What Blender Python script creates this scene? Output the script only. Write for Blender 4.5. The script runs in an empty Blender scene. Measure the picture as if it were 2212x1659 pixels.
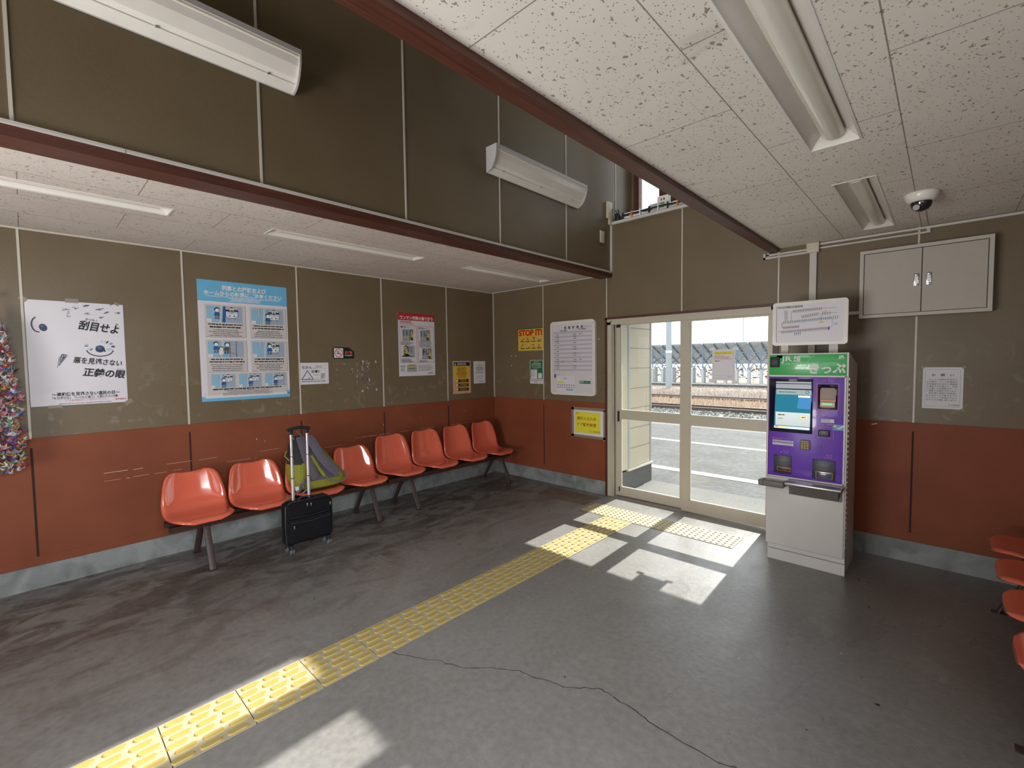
import bpy, bmesh, math, random
from mathutils import Vector, Matrix
random.seed(7)
SC = bpy.context.scene
COL = SC.collection

# ------------------------------------------------------------------ camera
cam_d = bpy.data.cameras.new('camera')
cam = bpy.data.objects.new('camera', cam_d); COL.objects.link(cam)
cam_d.sensor_fit = 'HORIZONTAL'; cam_d.sensor_width = 36.0
cam_d.lens = 993.6935 / 2212 * 36.0
cam_d.clip_start = 0.03; cam_d.clip_end = 500
def cam_matrix(loc, yaw, pitch, roll):
    f = Vector((-math.sin(yaw)*math.cos(pitch), math.cos(yaw)*math.cos(pitch), math.sin(pitch)))
    rt = Vector((math.cos(yaw), math.sin(yaw), 0)); up = rt.cross(f)
    r2 = rt*math.cos(roll) + up*math.sin(roll); u2 = -rt*math.sin(roll) + up*math.cos(roll)
    m = Matrix((r2, u2, -f)).transposed().to_4x4(); m.translation = Vector(loc)
    return m
cam.matrix_world = cam_matrix((4.5547, -4.4752, 1.5394), 0.756, -0.0499, -0.0125)
SC.camera = cam

# ------------------------------------------------------------------ world, sun, added fill lamps, exposure
SC.view_settings.view_transform = 'Standard'
SC.view_settings.look = 'None'
SC.view_settings.gamma = 1.0
SC.view_settings.use_curve_mapping = False
SC.view_settings.exposure = 0.15
w = bpy.data.worlds.new('sky'); SC.world = w; w.use_nodes = True
bg = w.node_tree.nodes['Background']
bg.inputs[0].default_value = (0.93, 0.96, 1.0, 1); bg.inputs[1].default_value = 2.7
sun_d = bpy.data.lights.new('sun', 'SUN'); sun_d.energy = 13.5; sun_d.angle = math.radians(0.53)
sun_d.color = (1.0, 0.965, 0.92)
sun = bpy.data.objects.new('sun', sun_d); COL.objects.link(sun)
SUN_DIR = Vector((0.046, -1.152, -1.0)).normalized()
sun.rotation_euler = SUN_DIR.to_track_quat('-Z', 'Y').to_euler(); sun.location = (3, 8, 8)
def area(name, loc, direction, sx, sy, power, color=(1, 1, 1), spread=180):
    d = bpy.data.lights.new(name, 'AREA'); d.shape = 'RECTANGLE'; d.size = sx; d.size_y = sy
    d.energy = power; d.color = color; d.spread = math.radians(spread)
    o = bpy.data.objects.new(name, d); COL.objects.link(o); o.location = loc
    o.rotation_euler = Vector(direction).to_track_quat('-Z', 'Y').to_euler()
    return o
# added fill lamps, standing in for daylight at unseen openings behind the camera
area('added_fill_entrance', (2.65, -7.02, 0.9), (0, 1, 0.9), 1.8, 1.5, 100, (1.0, 0.97, 0.94), 140)
area('added_fill_clerestory', (2.65, -7.0, 3.75), (0, 1, -0.3), 1.3, 0.85, 9, (0.92, 0.96, 1.0))
area('added_fill_side', (5.50, -4.75, 1.93), (-1, 0, -1.15), 2.1, 0.92, 72, (0.90, 0.95, 1.0), 120)

# ------------------------------------------------------------------ materials
def lin(c):
    return tuple((v/12.92 if v <= 0.04045 else ((v+0.055)/1.055)**2.4) for v in (x/255 for x in c))
MATS = {}
def mat(name, col, rough=0.5, metal=0.0, noise=None, bump=None, coat=0.0, emit=None, spec=0.5, alpha=None):
    """noise=(scale, amount) mottles the colour, bump=(scale, strength)"""
    if name in MATS: return MATS[name]
    m = bpy.data.materials.new(name); m.use_nodes = True
    nt = m.node_tree; b = nt.nodes['Principled BSDF']
    b.inputs['Base Color'].default_value = (*col, 1); b.inputs['Roughness'].default_value = rough
    b.inputs['Metallic'].default_value = metal; b.inputs['Coat Weight'].default_value = coat
    b.inputs['Specular IOR Level'].default_value = spec
    if coat: b.inputs['Coat Roughness'].default_value = 0.06
    if emit: b.inputs['Emission Color'].default_value = (*emit[0], 1); b.inputs['Emission Strength'].default_value = emit[1]
    tc = nt.nodes.new('ShaderNodeTexCoord')
    if noise is None: noise = (9.0, 0.06)
    n = nt.nodes.new('ShaderNodeTexNoise'); n.inputs['Scale'].default_value = noise[0]; n.inputs['Detail'].default_value = 5
    nt.links.new(tc.outputs['Object'], n.inputs['Vector'])
    mx = nt.nodes.new('ShaderNodeMix'); mx.data_type = 'RGBA'
    a = noise[1]
    mx.inputs[6].default_value = (*[v*(1-a) for v in col], 1); mx.inputs[7].default_value = (*[min(1, v*(1+a)) for v in col], 1)
    nt.links.new(n.outputs[0], mx.inputs[0]); nt.links.new(mx.outputs[2], b.inputs['Base Color'])
    if bump:
        n2 = nt.nodes.new('ShaderNodeTexNoise'); n2.inputs['Scale'].default_value = bump[0]; n2.inputs['Detail'].default_value = 3
        nt.links.new(tc.outputs['Object'], n2.inputs['Vector'])
        bp = nt.nodes.new('ShaderNodeBump'); bp.inputs['Strength'].default_value = bump[1]; bp.inputs['Distance'].default_value = 0.01
        nt.links.new(n2.outputs[0], bp.inputs['Height']); nt.links.new(bp.outputs[0], b.inputs['Normal'])
    MATS[name] = m
    return m
class NT:
    """tiny helper for hand-made node materials in world coordinates (scene meshes sit at world scale)"""
    def __init__(s, name):
        s.m = bpy.data.materials.new(name); s.m.use_nodes = True; s.t = s.m.node_tree
        s.b = s.t.nodes['Principled BSDF']; MATS[name] = s.m
        g = s.t.nodes.new('ShaderNodeNewGeometry'); s.pos = g.outputs['Position']
    def n(s, typ, **kw):
        x = s.t.nodes.new(typ)
        for k, v in kw.items(): setattr(x, k, v)
        return x
    def link(s, a, b): s.t.links.new(a, b)
    def val(s, sock, v):
        if hasattr(v, 'links') or isinstance(v, bpy.types.NodeSocket): s.link(v, sock)
        else: sock.default_value = v
    def math(s, op, a, b=None, c=None):
        x = s.n('ShaderNodeMath', operation=op); s.val(x.inputs[0], a)
        if b is not None: s.val(x.inputs[1], b)
        if c is not None: s.val(x.inputs[2], c)
        return x.outputs[0]
    def noise(s, scale, detail=4, dist=0.0, vec=None, stretch=None, rough=0.5, off=0):
        v = vec or s.pos
        if stretch or off:
            mp = s.n('ShaderNodeMapping'); mp.inputs['Scale'].default_value = stretch or (1, 1, 1)
            mp.inputs['Location'].default_value = (off, off*0.7, off*1.3)
            s.link(v, mp.inputs['Vector']); v = mp.outputs[0]
        x = s.n('ShaderNodeTexNoise'); x.inputs['Scale'].default_value = scale; x.inputs['Detail'].default_value = detail
        x.inputs['Distortion'].default_value = dist; x.inputs['Roughness'].default_value = rough
        s.link(v, x.inputs['Vector']); return x.outputs[0]
    def ramp(s, f, a, b):
        x = s.n('ShaderNodeMapRange'); x.inputs[1].default_value = a; x.inputs[2].default_value = b
        s.link(f, x.inputs[0]); return x.outputs[0]
    def mix(s, f, a, b, blend='MIX'):
        x = s.n('ShaderNodeMix', data_type='RGBA', blend_type=blend)
        s.val(x.inputs[0], f)
        for i, c in ((6, a), (7, b)):
            if isinstance(c, tuple): x.inputs[i].default_value = (*c, 1)
            else: s.link(c, x.inputs[i])
        return x.outputs[2]
    def bump(s, h, strength, dist=0.01):
        x = s.n('ShaderNodeBump'); x.inputs['Strength'].default_value = strength; x.inputs['Distance'].default_value = dist
        s.link(h, x.inputs['Height']); s.link(x.outputs[0], s.b.inputs['Normal'])

def m_floor():
    k = NT('worn_concrete')
    big = k.noise(0.9, 5, 0.6); mid = k.noise(3.2, 6, 1.2, stretch=(1.4, 0.55, 1)); fine = k.noise(30, 6)
    sx = k.n('ShaderNodeSeparateXYZ'); k.link(k.pos, sx.inputs[0])
    # traffic dirt collects along the bench side of the room
    left = k.ramp(sx.outputs[0], 2.3, 0.5)
    c = k.mix(k.ramp(big, 0.35, 0.65), (0.180, 0.168, 0.158), (0.240, 0.228, 0.218))
    st = k.math('MULTIPLY', k.ramp(mid, 0.50, 0.60), k.math('ADD', k.math('MULTIPLY', left, 0.80), 0.05))
    c = k.mix(st, c, (0.060, 0.042, 0.032))
    st2 = k.math('MULTIPLY', k.ramp(k.noise(2.1, 5, 2.0, off=5), 0.56, 0.64), left)
    c = k.mix(k.math('MULTIPLY', st2, 0.6), c, (0.105, 0.070, 0.045))
    wet = k.ramp(sx.outputs[0], 1.75, 0.55)
    blot = k.math('MULTIPLY', k.ramp(k.noise(5.5, 6, 1.4, off=14, stretch=(1.0, 0.6, 1)), 0.49, 0.60), wet)
    c = k.mix(k.math('MULTIPLY', blot, 0.80), c, (0.036, 0.025, 0.018))
    pale = k.ramp(k.noise(4.4, 6, 1.0, off=9), 0.60, 0.72)
    c = k.mix(k.math('MULTIPLY', pale, 0.35), c, (0.300, 0.288, 0.272))
    c = k.mix(0.22, c, k.mix(k.ramp(fine, 0.3, 0.7), (0.08, 0.075, 0.07), (0.32, 0.30, 0.28)))
    k.link(c, k.b.inputs['Base Color'])
    r = k.math('ADD', k.math('MULTIPLY', k.ramp(mid, 0.3, 0.7), 0.15), 0.25)
    k.link(r, k.b.inputs['Roughness']); k.b.inputs['Specular IOR Level'].default_value = 0.5
    k.bump(k.math('ADD', fine, k.noise(95, 3)), 0.22, 0.004)
    return k.m
def m_panel():
    k = NT('olive_wall_board')
    a = k.noise(1.6, 5); f = k.noise(70, 2)
    c = k.mix(k.ramp(a, 0.3, 0.7), (0.145, 0.105, 0.056), (0.180, 0.134, 0.078))
    c = k.mix(0.12, c, k.mix(f, (0.12, 0.10, 0.07), (0.34, 0.30, 0.22)))
    # pale blotches and darker specks, stronger towards the bottom
    sx = k.n('ShaderNodeSeparateXYZ'); k.link(k.pos, sx.inputs[0])
    band = k.ramp(sx.outputs[2], 1.75, 1.15)
    s = k.math('MULTIPLY', k.ramp(k.noise(7, 6, 1.5), 0.58, 0.70), band)
    c = k.mix(k.math('MULTIPLY', s, 0.45), c, (0.33, 0.30, 0.24))
    d = k.math('MULTIPLY', k.ramp(k.noise(11, 5, 2.0, off=3), 0.66, 0.72), band)
    c = k.mix(k.math('MULTIPLY', d, 0.6), c, (0.10, 0.07, 0.045))
    k.link(c, k.b.inputs['Base Color']); k.b.inputs['Roughness'].default_value = 0.38
    k.b.inputs['Specular IOR Level'].default_value = 0.38
    k.bump(f, 0.08, 0.004)
    return k.m
def m_dado():
    k = NT('brick_red_painted_board')
    a = k.noise(2.2, 5); f = k.noise(60, 3)
    c = k.mix(k.ramp(a, 0.3, 0.7), (0.215, 0.060, 0.028), (0.270, 0.080, 0.038))
    s = k.ramp(k.noise(14, 5, 1.5, off=2), 0.70, 0.74)
    c = k.mix(k.math('MULTIPLY', s, 0.35), c, (0.08, 0.03, 0.02))
    k.link(c, k.b.inputs['Base Color']); k.b.inputs['Roughness'].default_value = 0.55; k.b.inputs['Specular IOR Level'].default_value = 0.22
    k.bump(f, 0.10, 0.004)
    return k.m
def m_base():
    k = NT('grey_painted_base')
    a = k.noise(5, 6, 1.0)
    c = k.mix(k.ramp(a, 0.35, 0.65), (0.175, 0.190, 0.185), (0.310, 0.330, 0.325))
    k.link(c, k.b.inputs['Base Color']); k.b.inputs['Roughness'].default_value = 0.7
    k.bump(k.noise(40, 4), 0.15, 0.004)
    return k.m
def m_ceiling(name, x0, y0, w, l, first, ca, cb):
    """mineral fibre board: staggered tiles w wide (x) and l long (y), short wormy fissures"""
    k = NT(name)
    sx = k.n('ShaderNodeSeparateXYZ'); k.link(k.pos, sx.inputs[0])
    X = k.math('DIVIDE', k.math('SUBTRACT', sx.outputs[0], x0), w)
    row = k.math('FLOOR', X)
    odd = k.math('MODULO', k.math('ADD', row, 20 + first), 2.0)
    Y = k.math('ADD', k.math('DIVIDE', k.math('SUBTRACT', sx.outputs[1], y0), l), k.math('MULTIPLY', odd, 0.5))
    fx = k.math('FRACT', X); fy = k.math('FRACT', k.math('ADD', Y, 40))
    ex = k.math('MULTIPLY', k.math('MINIMUM', fx, k.math('SUBTRACT', 1, fx)), w)
    ey = k.math('MULTIPLY', k.math('MINIMUM', fy, k.math('SUBTRACT', 1, fy)), l)
    seam = k.math('LESS_THAN', k.math('MINIMUM', ex, ey), 0.0022)
    nz = k.n('ShaderNodeTexNoise'); nz.inputs['Scale'].default_value = 75; nz.inputs['Detail'].default_value = 1.5; k.link(k.pos, nz.inputs['Vector'])
    vm = k.n('ShaderNodeVectorMath', operation='MULTIPLY_ADD'); k.link(nz.outputs['Color'], vm.inputs[0]); vm.inputs[1].default_value = (0.030, 0.022, 0.0); k.link(k.pos, vm.inputs[2])
    mp = k.n('ShaderNodeMapping'); mp.inputs['Rotation'].default_value = (0, 0, 0.5); mp.inputs['Scale'].default_value = (1.0, 0.42, 1.0); k.link(vm.outputs[0], mp.inputs['Vector'])
    vw = k.n('ShaderNodeTexVoronoi'); vw.inputs['Scale'].default_value = 52; k.link(mp.outputs[0], vw.inputs['Vector'])
    ww = k.n('ShaderNodeSeparateColor'); k.link(vw.outputs['Color'], ww.inputs[0])
    worm = k.math('MULTIPLY', k.math('LESS_THAN', vw.outputs['Distance'], 0.185), k.math('GREATER_THAN', ww.outputs[0], 0.16))
    v = k.n('ShaderNodeTexVoronoi'); v.inputs['Scale'].default_value = 78; k.link(k.pos, v.inputs['Vector'])
    wc = k.n('ShaderNodeSeparateColor'); k.link(v.outputs['Color'], wc.inputs[0])
    dot = k.math('MULTIPLY', k.math('LESS_THAN', v.outputs['Distance'], 0.19), k.math('GREATER_THAN', wc.outputs[0], 0.22))
    mark = k.math('MAXIMUM', worm, dot)
    c = k.mix(k.ramp(k.noise(1.3, 4), 0.3, 0.7), ca, cb)
    c = k.mix(k.math('MULTIPLY', k.ramp(k.noise(2.6, 5, 1.5, off=7, stretch=(0.6, 2.0, 1)), 0.63, 0.74), 0.25), c, (0.30, 0.27, 0.235))
    c = k.mix(k.math('MULTIPLY', mark, 0.80), c, (0.20, 0.165, 0.125))
    c = k.mix(k.math('MULTIPLY', seam, 0.75), c, (0.16, 0.13, 0.11))
    k.link(c, k.b.inputs['Base Color']); k.b.inputs['Roughness'].default_value = 0.85
    k.b.inputs['Specular IOR Level'].default_value = 0.25
    k.bump(k.math('SUBTRACT', 1, k.math('MAXIMUM', mark, seam)), 0.5, 0.003)
    return k.m
def m_wood():
    k = NT('red_brown_stained_wood')
    g = k.noise(3, 6, 1.0, stretch=(18, 1.2, 18))
    c = k.mix(k.ramp(g, 0.3, 0.7), (0.060, 0.018, 0.011), (0.115, 0.037, 0.021))
    k.link(c, k.b.inputs['Base Color']); k.b.inputs['Roughness'].default_value = 0.45
    return k.m
def m_glass():
    m = bpy.data.materials.new('window_glass'); m.use_nodes = True; t = m.node_tree
    t.nodes.remove(t.nodes['Principled BSDF'])
    tr = t.nodes.new('ShaderNodeBsdfTransparent'); gl = t.nodes.new('ShaderNodeBsdfGlossy'); gl.inputs['Roughness'].default_value = 0.02
    tr.inputs[0].default_value = (0.93, 0.95, 0.94, 1)
    fr = t.nodes.new('ShaderNodeFresnel'); fr.inputs[0].default_value = 1.45
    mx = t.nodes.new('ShaderNodeMixShader')
    t.links.new(fr.outputs[0], mx.inputs[0]); t.links.new(tr.outputs[0], mx.inputs[1]); t.links.new(gl.outputs[0], mx.inputs[2])
    t.links.new(mx.outputs[0], t.nodes['Material Output'].inputs[0]); MATS['window_glass'] = m
    return m
def m_ground(name, a, b, scale, bumpk=0.4, rough=0.9, fine=60):
    k = NT(name)
    c = k.mix(k.ramp(k.noise(scale, 6), 0.3, 0.7), a, b)
    c = k.mix(k.ramp(k.noise(fine, 3), 0.35, 0.65), k.mix(0.5, c, (0.04, 0.04, 0.04)), c)
    k.link(c, k.b.inputs['Base Color']); k.b.inputs['Roughness'].default_value = rough
    k.b.inputs['Specular IOR Level'].default_value = 0.2
    k.bump(k.noise(fine, 3), bumpk, 0.01)
    return k.m
M_FLOOR = m_floor(); M_PANEL = m_panel(); M_DADO = m_dado(); M_BASE = m_base()
M_CEIL_L = m_ceiling('fissured_ceiling_board_low', 1.715 - 0.425*8, -4.0, 0.425, 0.91, 1, (0.60, 0.545, 0.49), (0.67, 0.615, 0.56))  # same board as the right ceiling, darkened in place of dimmer light
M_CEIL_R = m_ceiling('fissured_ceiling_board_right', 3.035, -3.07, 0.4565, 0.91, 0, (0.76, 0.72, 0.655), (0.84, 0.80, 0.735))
M_WOOD = m_wood(); M_GLASS = m_glass()
M_STRIP = mat('white_joint_strip', (0.62, 0.58, 0.50), 0.4)
M_GROOVE = mat('dark_groove', (0.035, 0.010, 0.006), 0.8)
M_SCRATCH = mat('pale_scratch', (0.62, 0.42, 0.28), 0.8)
M_ALU = mat('cream_aluminium_frame', (0.56, 0.51, 0.41), 0.38, 0.0, (14, 0.05))
M_DUCT = mat('white_plastic_duct', (0.60, 0.57, 0.53), 0.4)
M_ENAMEL = mat('white_enamel', (0.80, 0.775, 0.72), 0.28, coat=0.3)
M_ENAMEL_G = mat('pale_grey_enamel', (0.48, 0.46, 0.45), 0.35)
M_DIFF = mat('cream_tube_cover', (0.78, 0.74, 0.65), 0.22, coat=0.5)
M_CREAM = mat('cream_plastic', (0.62, 0.57, 0.44), 0.4)
M_BLACK = mat('black_plastic', (0.018, 0.018, 0.020), 0.35)
M_CHROME = mat('chrome', (0.62, 0.63, 0.65), 0.22, 1.0)
M_STEEL = mat('brushed_steel', (0.55, 0.54, 0.53), 0.30, 1.0)
M_CAB = mat('greige_cabinet_paint', (0.46, 0.42, 0.365), 0.45)
M_CAB2 = mat('greige_cabinet_rim', (0.54, 0.50, 0.44), 0.5)
M_SHELL = mat('orange_red_glossy_plastic', (0.74, 0.145, 0.082), 0.15, 0, (6, 0.05), None, 0.7)
M_LEG = mat('rusty_brown_steel', (0.075, 0.050, 0.047), 0.5, 0.2, (40, 0.5))
M_BAR = mat('dark_brown_steel_bar', (0.050, 0.022, 0.016), 0.45, 0.3, (30, 0.4))
M_YEL = mat('yellow_tactile_rubber', (0.40, 0.345, 0.225), 0.55, 0, (12, 0.12))
M_YEL2 = mat('golden_tactile_bump', (0.40, 0.295, 0.085), 0.42, 0, (14, 0.12))
M_MACH = mat('machine_grey_enamel', (0.66, 0.645, 0.62), 0.4)
M_PURPLE = mat('violet_panel', (0.16, 0.050, 0.52), 0.3, 0, (8, 0.03), None, 0.5)
M_GREEN = mat('green_header', (0.045, 0.50, 0.12), 0.3, 0, (8, 0.03), None, 0.5)
M_PAPER = mat('white_paper', (0.76, 0.75, 0.79), 0.6, 0, (5, 0.03))
M_PAPERG = mat('glossy_white_poster', (0.72, 0.70, 0.75), 0.35, 0, (5, 0.02))
M_INK = mat('black_ink', (0.012, 0.012, 0.016), 0.5)
M_GINK = mat('grey_ink', (0.16, 0.16, 0.17), 0.5)
M_RED = mat('red_ink', (0.50, 0.020, 0.028), 0.4)
M_BLUE = mat('sky_blue_ink', (0.15, 0.47, 0.74), 0.4)
M_LBLUE = mat('pale_blue_ink', (0.27, 0.50, 0.68), 0.4)
M_DBLUE = mat('deep_blue_ink', (0.020, 0.11, 0.36), 0.4)
M_NAVY = mat('navy_ink', (0.010, 0.018, 0.055), 0.4)
M_AMBER = mat('amber_ink', (0.78, 0.48, 0.045), 0.4)
M_YINK = mat('yellow_ink', (0.82, 0.76, 0.05), 0.4)
M_GRN = mat('dark_green_ink', (0.008, 0.16, 0.065), 0.4)
M_LAV = mat('lavender_ink', (0.52, 0.50, 0.62), 0.5)
M_SKIN = mat('peach_ink', (0.70, 0.42, 0.27), 0.5)
M_BROWN = mat('brown_ink', (0.12, 0.035, 0.015), 0.5)
M_ORANGE = mat('orange_plastic', (0.70, 0.20, 0.03), 0.35)
M_WHITE = mat('white_ink', (0.80, 0.80, 0.80), 0.5)
M_TAPE = mat('milky_tape', (0.27, 0.22, 0.165), 0.3)
M_SCREEN_C = mat('lit_screen_cyan', (0.0, 0.02, 0.03), 0.6, emit=((0.0, 0.17, 0.26), 1.0))
M_SCREEN_B = mat('lit_screen_blue', (0.0, 0.02, 0.03), 0.6, emit=((0.05, 0.24, 0.52), 1.0))
M_SCREEN_W = mat('lit_screen_pale', (0.05, 0.05, 0.05), 0.6, emit=((0.30, 0.38, 0.37), 1.0))
M_SCREEN_D = mat('dark_screen_glass', (0.008, 0.010, 0.025), 0.08)
M_SCREEN_G = mat('lit_arrow_green', (0.0, 0.1, 0.02), 0.3, emit=((0.1, 0.8, 0.25), 1.0))

# ------------------------------------------------------------------ object helpers
def tag(o, label=None, cat=None, group=None, kind=None):
    if label: o['label'] = label
    if cat: o['category'] = cat
    if group: o['group'] = group
    if kind: o['kind'] = kind
    return o
def wloc(o):
    v = Vector((0, 0, 0))
    while o is not None:
        v += o.location; o = o.parent
    return v
def empty(name, loc, label=None, cat=None, group=None, kind=None):
    o = bpy.data.objects.new(name, None); COL.objects.link(o); o.location = loc; o.empty_display_size = 0.1
    return tag(o, label, cat, group, kind)
def copy_tree(o, parent=None):
    c = o.copy(); COL.objects.link(c)
    if parent is not None: c.parent = parent
    for ch in list(o.children): copy_tree(ch, c)
    return c

class MB:
    """collects shapes in world coordinates and links them as ONE mesh object"""
    def __init__(s): s.v = []; s.f = []; s.fm = []; s.fs = []
    def poly(s, pts, m, smooth=False):
        i = len(s.v); s.v += [tuple(p) for p in pts]; s.f.append(list(range(i, i+len(pts)))); s.fm.append(m); s.fs.append(smooth)
    def mesh(s, vs, fs, m, smooth=False):
        i = len(s.v); s.v += [tuple(p) for p in vs]
        for q in fs: s.f.append([i+a for a in q]); s.fm.append(m); s.fs.append(smooth)
    def box(s, x0, x1, y0, y1, z0, z1, m, M=None):
        vs = [Vector(p) for p in ((x0,y0,z0),(x1,y0,z0),(x1,y1,z0),(x0,y1,z0),(x0,y0,z1),(x1,y0,z1),(x1,y1,z1),(x0,y1,z1))]
        if M is not None: vs = [M @ p for p in vs]
        s.mesh(vs, [(0,3,2,1),(4,5,6,7),(0,1,5,4),(1,2,6,5),(2,3,7,6),(3,0,4,7)], m)
    def rbox(s, x0, x1, y0, y1, z0, z1, m, r=0.01, seg=3, M=None, smooth=True):
        bm = bmesh.new(); bmesh.ops.create_cube(bm, size=1.0)
        for v in bm.verts: v.co = Vector(((x0+x1)/2+v.co.x*(x1-x0), (y0+y1)/2+v.co.y*(y1-y0), (z0+z1)/2+v.co.z*(z1-z0)))
        bmesh.ops.bevel(bm, geom=list(bm.edges), offset=min(r, 0.49*min(x1-x0, y1-y0, z1-z0)), segments=seg, profile=0.5, affect='EDGES')
        s.frombm(bm, m, smooth, M)
    def frombm(s, bm, m, smooth=False, M=None):
        bm.verts.ensure_lookup_table()
        for i, v in enumerate(bm.verts): v.index = i
        s.mesh([(M @ v.co) if M is not None else v.co.copy() for v in bm.verts], [[v.index for v in f.verts] for f in bm.faces], m, smooth)
        bm.free()
    def cyl(s, a, b, r, m, n=14, r2=None, cap=True, smooth=True):
        a = Vector(a); b = Vector(b); d = (b-a).normalized(); r2 = r if r2 is None else r2
        u = d.orthogonal().normalized(); w_ = d.cross(u)
        va = [a+(u*math.cos(t)+w_*math.sin(t))*r for t in (2*math.pi*i/n for i in range(n))]
        vb = [b+(u*math.cos(t)+w_*math.sin(t))*r2 for t in (2*math.pi*i/n for i in range(n))]
        s.mesh(va+vb, [(i, (i+1)%n, n+(i+1)%n, n+i) for i in range(n)], m, smooth)
        if cap: s.poly(va[::-1], m); s.poly(vb, m)
    def tube(s, pts, r, m, n=8, flat=None):
        """tube along points; flat=(w, t, normal) makes a strap of w x t"""
        pts = [Vector(p) for p in pts]; rings = []; N = None
        for i, p in enumerate(pts):
            d = (pts[min(i+1, len(pts)-1)]-pts[max(i-1, 0)]).normalized()
            if flat:
                nn = Vector(flat[2]); sd = d.cross(nn).normalized(); nn = sd.cross(d)
                rings.append([p+sd*a*flat[0]/2+nn*b*flat[1]/2 for a, b in ((-1,-.6),(-.8,-1),(.8,-1),(1,-.6),(1,.6),(.8,1),(-.8,1),(-1,.6))])
            else:
                if N is None: N = d.orthogonal().normalized()
                N = (N-d*N.dot(d)).normalized(); B = d.cross(N)
                rings.append([p+(N*math.cos(t)+B*math.sin(t))*r for t in (2*math.pi*k/n for k in range(n))])
        k = len(rings[0]); vs = [v for q in rings for v in q]
        s.mesh(vs, [(i*k+j, i*k+(j+1)%k, (i+1)*k+(j+1)%k, (i+1)*k+j) for i in range(len(rings)-1) for j in range(k)], m, True)
        s.poly(rings[0][::-1], m); s.poly(rings[-1], m)
    def lathe(s, c, prof, m, n=28, axis='Z'):
        c = Vector(c); vs = []
        for r, h in prof:
            for i in range(n):
                t = 2*math.pi*i/n
                vs.append(c+(Vector((r*math.cos(t), r*math.sin(t), h)) if axis == 'Z' else Vector((r*math.cos(t), h, r*math.sin(t)))))
        s.mesh(vs, [(j*n+i, j*n+(i+1)%n, (j+1)*n+(i+1)%n, (j+1)*n+i) for j in range(len(prof)-1) for i in range(n)], m, True)
    def prism(s, prof, a, b, axis, m, caps=True, smooth=False):
        """2D profile extruded along axis between a and b (axis 'x': profile=(y,z); 'y': (x,z); 'z': (x,y))"""
        f = {'x': lambda p, t: (t, p[0], p[1]), 'y': lambda p, t: (p[0], t, p[1]), 'z': lambda p, t: (p[0], p[1], t)}[axis]
        n = len(prof); vs = [f(p, a) for p in prof]+[f(p, b) for p in prof]
        s.mesh(vs, [(i, (i+1)%n, n+(i+1)%n, n+i) for i in range(n)], m, smooth)
        if caps: s.poly([f(p, a) for p in prof][::-1], m); s.poly([f(p, b) for p in prof], m)
    def build(s, name, parent=None, loc=None, label=None, cat=None, group=None, kind=None):
        me = bpy.data.meshes.new(name)
        base = wloc(parent) if parent is not None else Vector(loc or (0, 0, 0))
        me.from_pydata([tuple(Vector(p)-base) for p in s.v], [], s.f)
        ms = []
        for m in s.fm:
            if m not in ms: ms.append(m)
        for m in ms: me.materials.append(m)
        ix = {m: i for i, m in enumerate(ms)}
        me.polygons.foreach_set('material_index', [ix[m] for m in s.fm])
        me.polygons.foreach_set('use_smooth', s.fs)
        me.validate(); me.update()
        bm = bmesh.new(); bm.from_mesh(me); bmesh.ops.recalc_face_normals(bm, faces=bm.faces) if len(s.f) < 60000 and name not in NO_RECALC else None
        bm.to_mesh(me); bm.free()
        o = bpy.data.objects.new(name, me); COL.objects.link(o)
        if parent is not None: o.parent = parent
        else: o.location = base
        return tag(o, label, cat, group, kind)
NO_RECALC = set()
def holes(mb, axis, u0, u1, v0, v1, t0, t1, cut, m):
    """slab spanning u,v with rectangular holes [(ua,ub,va,vb)]; axis = thin axis"""
    us = sorted({u0, u1} | {c for h in cut for c in h[:2] if u0 < c < u1}); vs = sorted({v0, v1} | {c for h in cut for c in h[2:] if v0 < c < v1})
    for i in range(len(us)-1):
        for j in range(len(vs)-1):
            cu = (us[i]+us[i+1])/2; cv = (vs[j]+vs[j+1])/2
            if any(h[0] < cu < h[1] and h[2] < cv < h[3] for h in cut): continue
            a = (us[i], us[i+1], vs[j], vs[j+1])
            if axis == 'z': mb.box(a[0], a[1], a[2], a[3], t0, t1, m)
            if axis == 'y': mb.box(a[0], a[1], t0, t1, a[2], a[3], m)
            if axis == 'x': mb.box(t0, t1, a[0], a[1], a[2], a[3], m)

_TXT = {}
def text_mesh(body, bold=0.0):
    key = (body, bold)
    if key in _TXT: return _TXT[key]
    c = bpy.data.curves.new('lettering', 'FONT'); c.body = body; c.offset = bold; c.resolution_u = 3
    o = bpy.data.objects.new('lettering', c); COL.objects.link(o)
    dg = bpy.context.evaluated_depsgraph_get(); me = bpy.data.meshes.new_from_object(o.evaluated_get(dg))
    vs = [(v.co.x, v.co.y) for v in me.vertices]; fs = [list(p.vertices) for p in me.polygons]
    bpy.data.objects.remove(o); bpy.data.curves.remove(c); bpy.data.meshes.remove(me)
    xs = [p[0] for p in vs] or [0]; ys = [p[1] for p in vs] or [0]
    _TXT[key] = (vs, fs, min(xs), max(xs), min(ys), max(ys)); return _TXT[key]

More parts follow.
